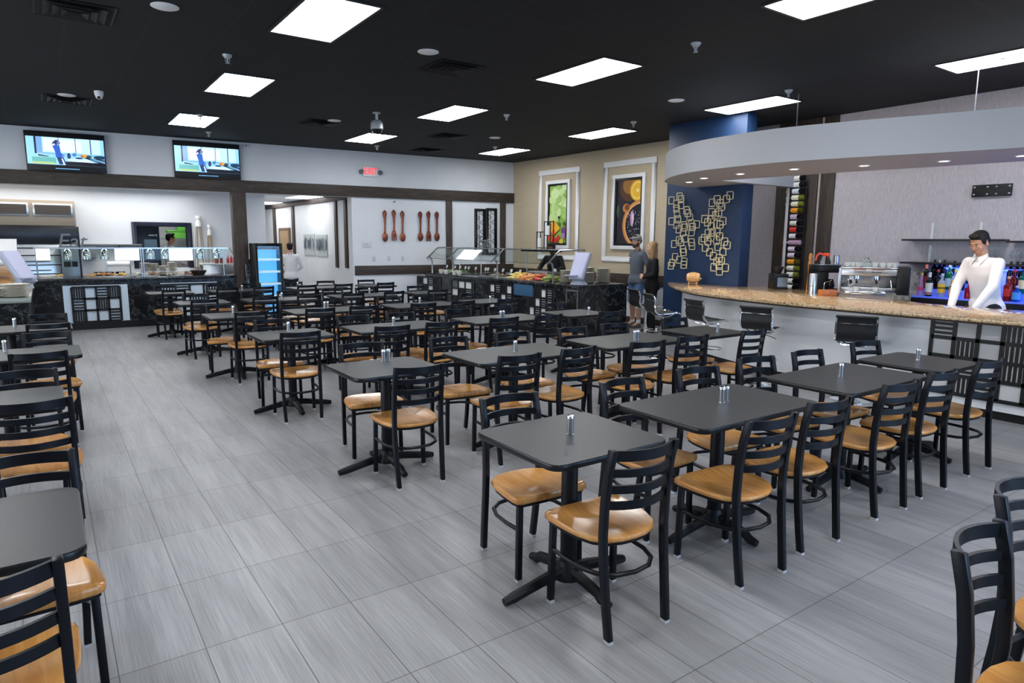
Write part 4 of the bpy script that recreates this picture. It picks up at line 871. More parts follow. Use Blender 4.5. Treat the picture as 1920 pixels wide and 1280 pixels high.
# ------------------------------------------------------------------ left-hand buffet
LP_ = Plane((-.30, 14.1), (3.28, 14.1))
lb = thing('buffet_counter', 'black marble buffet on the left with lit lattice panels, in front of the kitchen', 'buffet', (-2.2, 14.1, 0))
def lbox(n, m, *a, **k): return MB().box(*a).xf(Matrix.Translation((2.2, -14.1, 0))).build(n, m, lb, **k)
lbox('marble_top', M_marble, -2.2, 14.1, ZC-.05, 3.28, 15.0, ZC, bev=.006)
lbox('marble_front', M_marble, -2.2, 14.13, .12, 3.27, 14.95, ZC-.05)
lbox('base_plinth', mat('black_plinth', (14, 16, 24), .3), -2.2, 14.11, 0, 3.27, 14.95, .12)
M_lbk = mat('blue_white_backing', (205, 222, 238), .35)
for u0, u1, nc, pat, vt in ((119, 241, 4, ['vooh', 'hovo', 'vohv'], 536), (303, 409, 4, ['vohv', 'hovo', 'vhov'], 528)):
    x0 = LP_.px(u0, 560).x; x1 = LP_.px(u1, 560).x; b = MB(); e = .13 if nc == 4 and u0 < 200 else .0
    lbox('lattice_backing', M_lbk, x0, 14.115, .13, x1, 14.131, .80, smooth=0)
    cw = (x1-x0-2*e)/nc; lattice_mb(b, x0+e, .14, cw, .21, nc, 3, pat, lambda a, c, d, f, dd: b.box(a, 14.115-dd, c, d, 14.116, f), .036); b.xf(Matrix.Translation((2.2, -14.1, 0))).build('lattice_screen', M_blackp, lb, smooth=0)
arm = thing('buffet_counter', 'black marble buffet arm coming forward along the left edge', 'buffet', (-.17, 9.75, 0))
MB().box(-2.2, 0, ZC-.05, 0, 4.34, ZC).build('marble_top', mat('grey_green_stone_top', (128, 136, 128), .2), arm, bev=.006); MB().box(-2.2, .03, .1, -.03, 4.34, ZC-.05).build('marble_front', M_marble, arm); MB().box(-2.2, .08, 0, -.08, 4.34, .1).build('toe_kick', M_blackp, arm)
# guard with heat lamps
lg = thing('sneeze_guard', 'glass sneeze guard with heat lamps along the left buffet', 'sneeze guard', (0, 14.4, 0))
def lx4(u, v=475): return ony(u, v, 14.4).x
xs = [lx4(63), lx4(263), lx4(431)]
MB().box(xs[0], 0, 1.452, xs[2], .5, 1.462).build('top_pane', M_glass, lg, smooth=0); MB().box(xs[0], -.012, 1.445, xs[2], .012, 1.47).build('top_rail', M_steel, lg, smooth=0)
for a, c in zip(xs[:-1], xs[1:]): MB().box(a+.02, -.004, 1.215, c-.02, .004, 1.445).build('front_pane', M_glass, lg, smooth=0)
for u in (67, 264, 268, 418):
    x = lx4(u); MB().cyl((x, .0, ZC), (x, .0, 1.46), .012, seg=8).build('post', M_steel, lg)
MB().tube([(xs[2], 0, 1.46), (xs[2]+.08, -.12, 1.22), (xs[2]+.08, -.12, 1.2)], .012, 6).build('end_arm', M_steel, lg)
for u in (127, 163, 198, 285, 313, 380, 411):
    x = lx4(u); d = MB().lathe([(.02, .0), (.05, -.03), (.075, -.075), (.078, -.2), (.07, -.205), (.0, -.12)], (x, .28, 1.452), 16).build('heat_lamp', M_chrome, lg)
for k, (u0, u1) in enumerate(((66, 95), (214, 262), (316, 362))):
    a = ony(u0, 466, 14.385); c = ony(u1, 488, 14.385); r = thing('glare_sheet', 'glowing white sheet as light reflection on the left buffet guard, %s from the left' % ORD[k], 'panel', (a.x, 14.375, c.z), 0, 'painted light reflections on the glass guards')
    MB().box(0, 0, 0, c.x-a.x, .005, a.z-c.z).build('sheet', mat('painted_glare', (255, 255, 255), .5, emit=.55), r, smooth=0)  # each glowing sheet imitates lights mirrored in the front glass
x = ony(135, 465, 14.6); r = thing('eat_sign', 'grey cursive Eat sign standing on the left buffet guard', 'sign', (x.x, 14.6, 1.462), 0, 'word signs on the glass guards')
text_mesh('letters', 'Eat', .36, .012, M_sign, r, Matrix.Rotation(radians(90), 4, 'X') @ Matrix.Translation((0, .115, 0)), .22)
# dishes on the left buffet
def onl(u, off=.3): return ony(u, 515, 14.1+off).x
for k, (u0, u1, cols, lab) in enumerate(((70, 118, [(216, 206, 180), (190, 160, 110)], 'tray of pale pasta at the left end of the left buffet'), (160, 238, [(206, 150, 80), (190, 120, 60), (226, 190, 120)], 'tray of golden pastries on the left buffet'), (255, 300, [(200, 196, 186), (150, 120, 90)], 'tray of grey food in the middle of the left buffet'), (320, 360, [(190, 180, 160), (120, 70, 40)], 'tray of mixed food right of the middle of left buffet'))):
    a, c = onl(u0), onl(u1); rnd_pieces('food_tray', lab, 'food', Vector(((a+c)/2, 14.60, ZC)), 0, (c-a)/2, .15, 0, cols, 14, .04)
for k, u in enumerate((186, 206, 227)):
    x = onl(u, .65); r = thing('black_pan', '%s black pan from the left behind the golden pastries' % ORD[k], 'pan', (x, 14.88, ZC), 0, 'black pans on the left buffet'); MB().lathe([(.06, 0), (.085, .08), (.08, .08), (.06, .01), (0, .01)], seg=14).build('pan_body', M_blackp, r); MB().box(-.03, -.087, .03, .03, -.075, .07).build('white_tag', M_card, r, smooth=0)
for k, (u, n) in enumerate(((273, 15), (289, 14), (306, 11), (324, 15))):
    x = onl(u, .72); stack(pl0, x, 14.86, ZC, n, .0165, '%s stack from the left behind the left guard' % ORD[k], 'plates on the left buffet', .74)
x = onl(378, .5); r = thing('wooden_basket', 'brown oval basket at the right of the left buffet', 'basket', (x-.05, 14.62, ZC)); MB().lathe([(.1, 0), (.16, .09), (.15, .09), (.09, .01), (0, .01)], seg=18).build('basket_body', M_plank, r)
r = thing('serving_rail', 'long white tray rail behind the food of the left buffet', 'tray', (onl(320, .55), 14.81, ZC)); MB().box(-.45, -.03, .06, .42, .03, .085).build('rail_bar', M_card, r, bev=.004)
b = MB().box(-.4, -.02, 0, -.37, .02, .06).box(.34, -.02, 0, .37, .02, .06); b.build('rail_leg', M_steel, r)
# raised end block with tray and condiments
eb = thing('end_block', 'raised black marble end block between left buffet and lit drinks fridge', 'counter', (3.29, 14.0, 0)); MB().box(0, 0, 0, .235, .8, 1.16).build('marble_block', M_marble, eb, bev=.006)
def on_eb(u): return ony(u, 490, 14.3).x
r = thing('black_bowl', 'black bowl on the raised end block', 'bowl', (3.41, 14.2, 1.16)); MB().lathe([(.08, 0), (.13, .07), (.12, .07), (.07, .01), (0, .01)], seg=18).build('bowl_body', M_blackp, r)
sh_ = thing('low_shelf', 'steel shelf unit behind the end of the left buffet', 'shelf unit', (3.05, 15.05, 0)); MB().box(-.35, 0, 0, .3, .35, 1.1).build('shelf_body', M_steel, sh_, bev=.004); MB().box(-.36, -.01, 1.1, .31, .36, 1.13).build('shelf_top', M_ivory, sh_)
for k, (x, c, t, w) in enumerate(((2.99, (150, 70, 50), 'left', 'white'), (3.09, (120, 60, 44), 'right', 'white'))):
    o = thing('condiment_jar', '%s white-capped jar of spice beside the dark post' % t, 'jar', (x, 15.12, 1.13), 0, 'spice jars'); MB().lathe([(.04, 0), (.04, .12)], seg=12).build('jar_body', mat('spice_jar%d' % k, c, .2), o); MB().lathe([(.042, .12), (.042, .17), (0, .172)], seg=12).build('cap', M_card, o)
for k, x in enumerate((3.22, 3.29)):
    o = thing('sauce_bottle', '%s red squeeze bottle beside the spice jars' % ('left', 'right')[k], 'bottle', (x, 15.15, 1.13), 0, 'red squeeze bottles'); R_ = mat('red_plastic', (180, 40, 44), .4); MB().lathe([(.028, 0), (.028, .1), (.015, .125)], seg=12).build('bottle_body', R_, o); MB().lathe([(.014, .125), (.004, .17), (0, .172)], seg=10).build('nozzle', R_, o)
# left arm: plates, slanted holder, bread display
p = onz(30, 557, ZC); stack(pl0, p.x-.0, p.y, ZC, 9, .0175, 'stack on the left buffet arm', 'plates on the left buffet arm', 1.15)
p = onz(2, 557, ZC); stack(pl0, p.x-.06, p.y+.05, ZC, 6, .0175, 'short stack at the left edge', 'plates on the left buffet arm', 1.0)
p = onz(44, 541, ZC); caddy((p.x-.02, p.y+.1, ZC), radians(42), 'slanted grey liner holder on the left buffet arm')
r = thing('bread_display', 'white framed slanted guard over wooden bread trays at the left edge', 'display', (-.75, 12.75, ZC))
MB().hexa([(-.6, -.5, .36), (.42, -.5, .36), (.42, -.5, .34), (-.6, -.5, .34), (-.6, .3, .70), (.42, .3, .70), (.42, .3, .68), (-.6, .3, .68)]).build('white_frame', M_ivory, r)
for x in (-.5, .38): MB().cyl((x, .28, 0), (x, .28, .69), .015, seg=8).build('post', M_steel, r); MB().cyl((x, -.4, 0), (x, -.4, .38), .015, seg=8).build('post', M_steel, r)
W = wood_mat('pale_tray_wood', [(.3, (176, 130, 80)), (.7, (214, 170, 116))], (5, 5, 20), .5)
for k, z in enumerate((.03, .16)): MB().hexa([(-.6, -.45+.1*k, z), (.35, -.45+.1*k, z), (.35, -.05+.1*k, z+.1), (-.6, -.05+.1*k, z+.1), (-.6, -.45+.1*k, z+.04), (.35, -.45+.1*k, z+.04), (.35, -.05+.1*k, z+.14), (-.6, -.05+.1*k, z+.14)]).build('wooden_tray', W, r, bev=.004)
# ------------------------------------------------------------------ drinks fridge
fx = HP.px(505.5, 500, .55); fr = thing('drinks_fridge', 'black upright drinks fridge glowing pale blue with empty white shelves', 'fridge', (fx.x, fx.y, 0), HP.ang()+radians(3))
w, hh, dd = .265, 1.56, .5
MB().box(-w, .03, .06, -w+.02, dd, hh).box(w-.02, .03, .06, w, dd, hh).box(-w+.02, dd-.02, .06, w-.02, dd, hh).box(-w+.02, .03, hh-.03, w-.02, dd-.02, hh).box(-w+.02, .03, .06, w-.02, dd-.02, .12).build('cabinet', M_blackp, fr, bev=.003)
MB().box(-w+.02, dd-.06, .12, w-.02, dd-.02, hh-.03).build('lit_interior', mat('fridge_glow', (120, 190, 245), .5, emit=1.15, ecol=(92, 172, 240)), fr, smooth=0)
MB().box(-w, 0, .05, -w+.05, .03, hh).box(w-.05, 0, .05, w, .03, hh).box(-w+.05, 0, hh-.06, w-.05, .03, hh).box(-w+.05, 0, .05, w-.05, .03, .14).build('door_frame', M_blackp, fr, bev=.003)
MB().box(-w+.05, .01, .14, w-.05, .016, hh-.06).build('door_glass', M_glass, fr, smooth=0)
for z in (.28, .52, .76, 1.0, 1.24): 
    s_ = MB().box(-w+.025, .06, z, w-.025, dd-.07, z+.008).build('wire_shelf', M_card, fr); MB().box(-w+.03, .05, z-.02, w-.03, .058, z+.022).build('price_strip', mat('lit_price_strip', (225, 240, 255), .4, emit=.5), s_, smooth=0)
MB().box(-w+.06, .05, hh-.12, w-.06, .06, hh-.07).build('header_strip', mat('header_strip', (170, 150, 160), .4), fr)
for x in (-w+.05, w-.05):
    for y in (.06, dd-.05): MB().cyl((x, y, 0), (x, y, .06), .02, seg=8).build('foot', M_blackp, fr)
# ------------------------------------------------------------------ header wall things
def tv(u0, v0, u1, v1, label):
    x0, z1 = HP.lx(u0, v0, .12); x1, z0 = HP.lx(u1, v1, .12); z1 = min(z1, 3.5); w = (x1-x0)/2; h = z1-z0
    r = thing('television', label, 'television', HP.pt((x0+x1)/2, z0, .12), HP.ang(), 'televisions on the header wall')
    MB().box(-w, 0, 0, w, .06, h).build('housing', M_blackp, r, bev=.004); MB().box(-.2, .06, .15, .2, .117, .45).build('wall_bracket', M_blackp, r)
    P = [((150, 214, 252), R4(0, 0, 1, 1)), ((196, 234, 255), R4(.12, .42, .95, 1)), ((226, 246, 255), R4(.22, .5, .7, .92)), ((10, 26, 70), R4(.1, .38, .125, 1)), ((120, 170, 225), R4(.125, .4, .2, 1)), ((60, 110, 170), R4(.405, .42, .415, 1)), ((60, 110, 170), R4(.62, .42, .63, 1)), ((50, 90, 150), R4(.815, .38, .83, 1)),
         ((120, 180, 220), R4(.2, .38, 1, .44)), ((96, 178, 178), R4(.06, .05, .36, .3)), ((150, 214, 232), R4(.05, .26, .38, .34)), ((20, 30, 60), [(.14, .36), (.28, .3), (.26, .28), (.14, .3)]), ((180, 206, 120), R4(.06, .02, .34, .09)),
         ((12, 14, 30), R4(.48, 0, 1, .14)), ((206, 236, 252), [(.5, .16), (.86, .13), (.78, .25), (.52, .25)]), ((16, 22, 48), [(.7, .32), (1, .26), (1, .12), (.94, .12)]), ((110, 160, 200), [(.8, .26), (1, .12), (1, .2), (.86, .28)]), ((28, 60, 90), circ(.94, .34, .09, .07)), ((30, 70, 80), circ(.78, .35, .05, .05)), ((230, 160, 60), circ(.73, .38, .035, .06)), ((196, 90, 40), circ(.7, .35, .02, .04)),
         ((40, 60, 120), circ(.53, .33, .025, .09)), ((70, 130, 200), circ(.6, .4, .025, .07)), ((24, 40, 90), circ(.66, .28, .05, .03)), ((20, 30, 70), circ(.53, .42, .018, .03)),
         ((44, 96, 200), [(.33, .68), (.37, .74), (.42, .7), (.43, .45), (.46, .36), (.44, .28), (.36, .28), (.36, .45)]), ((26, 50, 110), [(.37, .28), (.46, .28), (.49, .02), (.4, .02)]), ((200, 224, 250), [(.43, .24), (.45, .24), (.475, .02), (.45, .02)]), ((40, 60, 110), circ(.385, .82, .035, .09)), ((120, 130, 180), circ(.41, .8, .022, .06)), ((34, 50, 100), [(.32, .72), (.36, .8), (.37, .86), (.34, .84)]), ((90, 130, 200), circ(.46, .33, .02, .03))]
    pic('screen', (-w+.02, -.002, h*.16), (2*w-.04, 0, 0), (0, 0, h*.70), P, M_screen, r); MB().box(-.3*w, -.003, h*.06, .3*w, -.001, h*.075).build('light_bar', mat('tv_light_bar', (120, 190, 240), .4, emit=.8), r)
    return r
tv(43, 243, 201, 325, 'left television showing a woman in blue, high above the left buffet')
tv(323, 262, 452, 337, 'right television showing a woman in blue, above the dark post')
x, z = HP.lx(693.5, 322); r = thing('exit_sign', 'red lit EXIT sign with two lamps on the header wall', 'sign', HP.pt(x, z, 0), HP.ang())
MB().box(-.17, -.05, -.11, .17, 0, .11).build('housing', M_ivory, r, bev=.02)
text_mesh('letters', 'EXIT', .2, .004, mat('exit_red', (230, 40, 50), .4, emit=1.3, ecol=(255, 50, 60)), r, Matrix.Translation((0, -.053, 0)) @ Matrix.Rotation(radians(90), 4, 'X') @ Matrix.Diagonal((.72, 1, 1, 1)))
for s in (-1, 1): MB().lathe([(.045, -.1), (.05, -.06), (.02, -.01)], (s*.215, 0, -.01), 14, 'y').box(s*.17-.01, -.04, -.02, s*.215+.01, -.01, .01).build('lamp_head', mat('grey_lamp_head', (90, 94, 98), .4), r)
# copper spoons and forks
def utensil(u, v0, v1, kind, label, col):
    xa, z1 = HP.lx(u-1.5, v0); xb_, z0 = HP.lx(u+1, v1); h = z1-z0
    r = thing('wall_'+kind, label, kind, HP.pt((xa+xb_)/2, z0, .03), HP.ang(), 'copper utensils on the white wall')
    m = col
    prof = [(.62*h, .017), (.5*h, .022), (.42*h, .02), (.34*h, .02)]
    b = MB(); b.tube([(0, 0, .3*h), (0, -.01, .5*h), (0, -.012, .75*h), (0, 0, .84*h), (0, 0, .93*h), (0, 0, 1.0*h)], [.022, .02, .026, .045, .05, .012], 10); b.build('handle', m, r)
    if kind == 'spoon': 
        MB().ell((0, -.002, .15*h), .068, .03, .15*h, 18).build('bowl', m, r)
    else:
        b = MB().hexa([(-.06, -.01, .15*h), (.06, -.01, .15*h), (.06, .01, .15*h), (-.06, .01, .15*h), (-.035, -.01, .33*h), (.035, -.01, .33*h), (.035, .01, .33*h), (-.035, .01, .33*h)]).ell((0, 0, .22*h), .06, .02, .09*h, 14)
        for x in (-.05, -.017, .017, .05): b.hexa([(x-.007, -.008, 0), (x+.007, -.008, 0), (x+.007, .008, 0), (x-.007, .008, 0), (x-.012, -.01, .17*h), (x+.012, -.01, .17*h), (x+.012, .01, .17*h), (x-.012, .01, .17*h)])
        b.build('tines', m, r)
M_cop2 = noise_mat('dark_copper', [(.3, (104, 54, 42)), (.7, (136, 76, 58))], 14, .42, .1, metal=.6)
for k, (u, v0, v1, kd, t) in enumerate(((721, 394, 453, 'spoon', 'bright copper wall spoon, leftmost of the six utensils'), (738, 393, 451, 'fork', 'bright copper wall fork in the left trio'), (754, 395, 453, 'spoon', 'bright copper wall spoon at the right of the left trio'), (787.5, 396, 452, 'spoon', 'dark copper wall spoon at the left of the right trio'), (803, 395.5, 452, 'fork', 'dark copper wall fork in the right trio'), (818.5, 396.5, 452, 'spoon', 'dark copper wall spoon beside the dark post'))):
    utensil(u, v0, v1, kd, t, M_copper if k < 3 else M_cop2)
# black iron shutters
def shutter(u0, u1, v0, v1, label):
    x0, z1 = HP.lx(u0, v0); x1, z0 = HP.lx(u1, v1); w = (x1-x0)/2; h = z1-z0
    r = thing('iron_shutter', label, 'wall panel', HP.pt((x0+x1)/2, z0, .002), HP.ang(), 'black iron wall panels')
    MB().box(-w, -.03, 0, -w+.07, 0, h).box(w-.07, -.03, 0, w, 0, h).box(-w+.07, -.03, 0, w-.07, 0, .06).box(-w+.07, -.03, h-.06, w-.07, 0, h).build('frame', M_blackp, r, bev=.003)
    b = MB()
    for k in range(9):
        zc = .1+(h-.2)*k/8.0; s = 1 if k % 2 else -1
        b.tube([(s*(w-.06)*cos(t), -.012, zc+.1*sin(t)) for t in [pi*q/6 for q in range(-3, 4)]], .006, 5)
    b.tube([(-.02, -.012, .05), (-.02, -.012, h-.05)], .006, 5); b.build('scroll_work', M_blackp, r)
shutter(889, 910, 391, 477, 'black iron scroll panel, left of two between the dark posts')
shutter(910.5, 931, 390, 477, 'black iron scroll panel, right of two between the dark posts')
# small plates on the utensil wall
for k, (u, v, t) in enumerate(((701, 485, 'first'), (729, 484, 'second'), (755, 484, 'third'), (805, 484, 'fourth'))):
    x, z = HP.lx(u, v); r = thing('wall_outlet', '%s white outlet plate from the left on the utensil wall' % t, 'outlet', HP.pt(x, z, .001), HP.ang(), 'white outlet plates'); MB().box(-.04, -.008, -.06, .04, 0, .06).build('plate', mat('outlet_plate', (200, 200, 202), .4), r, bev=.003); MB().box(-.015, -.01, -.035, .015, -.008, -.012).box(-.015, -.01, .012, .015, -.008, .035).build('socket', mat('outlet_socket', (150, 152, 156), .4), r, smooth=0)
x, z = HP.lx(688, 460); r = thing('wall_notice', 'faint grey notice on the wall left of the utensils', 'notice', HP.pt(x, z, .001), HP.ang()); MB().box(-.12, -.006, -.07, .12, 0, .07).build('board', mat('notice_board', (196, 199, 204), .5), r); b = MB()
for k in range(3): b.box(-.09, -.007, -.045+.035*k, .09-.03*k, -.006, -.035+.035*k)
b.build('print_lines', mat('notice_print', (150, 152, 160), .5), r, smooth=0)
# abstract canvases in the corridor
def canvas(u0, u1, v0, v1, label, seed):
    a = onx(u1, v1, XC-.03); c = onx(u0, v0, XC-.03); w = c.y-a.y; r = thing('abstract_picture', label, 'painting', (XC-.03, c.y, a.z), 0, 'abstract canvases in the corridor'); h = c.z-a.z
    MB().box(.012, -w, 0, .03, 0, h).build('stretcher', mat('canvas_edge', (150, 154, 156), .7), r); g = random.Random(seed); P = [((170, 178, 178), R4(0, 0, 1, 1))]
    for i in range(70):
        x = g.random()*.94; b0 = .5+g.uniform(-.2, .05); t0 = .55+g.uniform(0, .25); s = g.choice(((60, 72, 88), (90, 102, 116), (44, 54, 70), (130, 142, 150), (220, 224, 222), (160, 168, 172))); P.append((s, [(x, b0-g.random()*.2), (x+.03, b0-.05), (x+.045, t0), (x+.015, t0+g.random()*.18)]))
    pic('paint', (.011, 0, 0), (0, -w, 0), (0, 0, h), P, M_pic, r, .0003)
canvas(568, 590, 439, 479, 'left canvas of streaky grey-blue paint on the corridor wall', 1); canvas(591.5, 613, 440, 481, 'right canvas of streaky grey-blue paint on the corridor wall', 2)
# ------------------------------------------------------------------ kitchen behind the left buffet
hd = thing('range_hood', 'brown steel range hood with two grilles on the kitchen wall', 'hood', (-1.0, YK, 1.85)); x1 = ony(141, 400, YK-.7).x+1.0
MH = mat('bronze_steel', (140, 128, 112), .4, .4)
MB().box(-2.5, -.7, .02, x1, -.002, .5).build('hood_body', MH, hd, bev=.006)
def kx(u): return ony(u, 390, YK-.72).x+1.0
for u0, u1 in ((-60, 53), (61, 136)):
    a, c = kx(u0), kx(u1); MB().box(a, -.722, .2, c, -.70, .44).build('grille_frame', M_steel, hd, bev=.003)
    b = MB().box(a+.03, -.728, .23, c-.03, -.7225, .41)
    b.build('grille', mat('dark_grille', (50, 44, 40), .5), hd, smooth=0)
    b = MB()
    for k in range(6): b.box(a+.03, -.734, .245+.028*k, c-.03, -.7285, .252+.028*k)
    b.build('grille_slats', mat('brown_slat', (96, 86, 76), .5), hd, smooth=0)
ov = thing('pizza_oven', 'black and steel deck oven under the hood, behind the left buffet', 'oven', (-1.0, YK-.02, 0)); x1 = ony(148, 440, YK-.8).x+1.0
MB().box(-2.5, -.9, 1.55, x1, 0, 1.86).build('black_hood_panel', mat('black_enamel', (14, 15, 24), .3), ov, bev=.006)
MB().box(-2.5, -.82, 0, x1-.06, -.05, 1.52).build('oven_body', M_steel, ov, bev=.006)
for z in (.95, 1.12, 1.3, 1.44): MB().box(-2.45, -.835, z, x1-.12, -.82, z+.02).build('oven_door_gap', M_blackp, ov, smooth=0)
for z in (1.03, 1.2): MB().tube([(-1.2, -.84, z), (-1.2, -.88, z), (x1-.5, -.88, z), (x1-.5, -.84, z)], .012, 6).build('handle', M_chrome, ov)
MB().box(x1-.055, -.85, 0, x1, -.05, 1.55).build('end_panel', mat('navy_panel', (26, 28, 52), .4), ov)
gs = thing('steel_rack', 'steel equipment column between the oven and the wall', 'rack', (ony(135, 500, 15.35).x, 15.2, 0)); MB().box(-.16, -.1, 0, .12, .2, 1.5).build('column', mat('grey_blue_steel', (120, 130, 138), .35, .5), gs, bev=.006); MB().box(-.13, -.108, 1.1, -.02, -.1, 1.2).box(.0, -.108, 1.1, .09, -.1, 1.2).build('control_panel', M_blackp, gs)
ws = thing('wall_ledge', 'grey wall ledge with a small box, left of the pass-through', 'shelf', (ony(210, 455, YK).x, YK, 1.50)); MB().box(-.55, -.2, 0, .53, 0, .02).build('ledge_board', mat('grey_ledge', (120, 124, 128), .4), ws); MB().box(-.5, -.18, -.26, -.3, -.02, 0).build('hung_box', mat('grey_box', (120, 126, 130), .5), ws, bev=.004); MB().box(.12, -.18, -.22, .53, -.02, 0).build('dark_box', mat('dark_box', (74, 80, 88), .5), ws, bev=.004)
wc = thing('work_counter', 'steel work counter along the kitchen wall', 'counter', (2.0, YK-.02, 0)); MB().box(-1.0, -.6, .84, 1.3, 0, .9).build('counter_top', M_steel, wc, bev=.004); MB().box(-.98, -.55, 0, 1.28, 0, .84).build('cabinet_body', M_steel, wc)
r = thing('white_roll', 'white roll of wrap on the kitchen counter', 'roll', (ony(222, 500, 15.9).x, 15.85, .9)); MB().cyl((-.2, 0, .22), (.2, 0, .22), .055, seg=16).build('roll_body', M_card, r); MB().box(-.22, -.02, 0, -.2, .02, .24).box(.2, -.02, 0, .22, .02, .24).build('roll_stand', M_steel, r)
# fixtures on the kitchen wall right of the pass-through: two bundles of rods with white caps
def rods(u, vt, vb, wpx, label):
    c = ony(u, vb, YK-.1); tz = ony(u, vt, YK-.1).z; w = wpx/F*17*.62; r = thing('rod_sconce', label, 'wall sconce', (c.x, YK-.1, 1.0), 0, 'rod sconces'); h = tz-1.0
    M_rod = mat('bronze_rod', (150, 130, 104), .4, .5)
    for k in range(6):
        a = 2*pi*k/6; MB().cyl((w*cos(a), .06*sin(a), 0), (w*.4*cos(a), .045*sin(a), h-.22), .007, seg=6).build('rod', M_rod, r)
    MB().lathe([(w*.5, h-.24), (w*.48, h-.13), (w*.3, h-.12), (w*.3, h-.07), (w*.5, h-.06), (w*.45, h-.01), (0, h)], seg=14).build('white_cap', M_card, r)
    MB().box(-w, -.06, 0, w, .1, .02).build('base_plate', M_rod, r)
rods(375, 404, 470, 14, 'taller bundle of bronze rods with a white cap, right of the pass-through'); rods(394.5, 421, 470, 10, 'shorter bundle of bronze rods with a white cap, right of the pass-through')
# seen through the pass-through
struct(MB().box(-1, 20.2, 0, 4.1, 20.35, 2.66).build('wall_pantry', M_white, smooth=0))
fz = thing('pantry_cooler', 'navy cooler door with pale notices inside the pass-through', 'cooler', (2.02, 17.3, 0)); MB().box(-.42, 0, 0, .2, .6, 2.0).build('cooler_body', mat('navy_door', (20, 32, 52), .35), fz, bev=.006); MB().box(-.12, -.006, 1.42, .14, 0, 1.62).build('notice', mat('blue_notice', (150, 180, 200), .5), fz, smooth=0); MB().box(-.02, -.006, 1.7, .1, 0, 1.73).box(.12, -.006, 1.69, .15, 0, 1.74).build('badge', M_card, fz, smooth=0)
gk = thing('storage_rack', 'steel rack with green crates in the room behind the pass-through', 'rack', (3.1, 19.6, 0))
for z in (.5, 1.1, 1.62): MB().box(-.7, -.25, z, .7, .25, z+.03).build('rack_shelf', M_steel, gk)
for x in (-.68, .68):
    for y in (-.23, .23): MB().cyl((x, y, 0), (x, y, 2.1), .02, seg=8).build('rack_post', M_steel, gk)
for k, (x, z) in enumerate(((-.18, 1.65), (.3, 1.65), (.06, 1.86))):
    o = thing('green_crate', '%s green crate on the rack seen through the pass-through' % ('left', 'right', 'upper')[k], 'crate', (3.1+x, 19.6, z+.003), 0, 'green crates'); MB().box(-.22, -.2, 0, .22, .2, .2).build('crate_body', mat('green_plastic', (110, 196, 80), .4), o, bev=.008); MB().box(-.24, -.22, .17, .24, .22, .205).build('rim', mat('green_plastic', (110, 196, 80), .4), o, bev=.006)
# ------------------------------------------------------------------ people
def fuse(b, name, m, parent, voxel, it=3):
    me = bpy.data.meshes.new('t'); me.from_pydata(b.v, [], b.f); bm = bmesh.new(); bm.from_mesh(me); bmesh.ops.recalc_face_normals(bm, faces=bm.faces); bm.to_mesh(me); bm.free()
    o = bpy.data.objects.new('t', me); C.objects.link(o); r = o.modifiers.new('r', 'REMESH'); r.mode = 'VOXEL'; r.voxel_size = voxel
    s = o.modifiers.new('s', 'SMOOTH'); s.iterations = it; s.factor = .5
    out = bpy.data.meshes.new_from_object(o.evaluated_get(bpy.context.evaluated_depsgraph_get())); bpy.data.objects.remove(o); out.name = name
    out.materials.clear(); out.materials.append(m); out.shade_smooth()
    q = bpy.data.objects.new(name, out); C.objects.link(q)
    if parent is not None: q.parent = parent
    return q
def cap(b, p0, p1, r0, r1):
    b.cyl(p0, p1, r0, r1, 14); b.ell(p0, r0, r0, r0); b.ell(p1, r1, r1, r1)
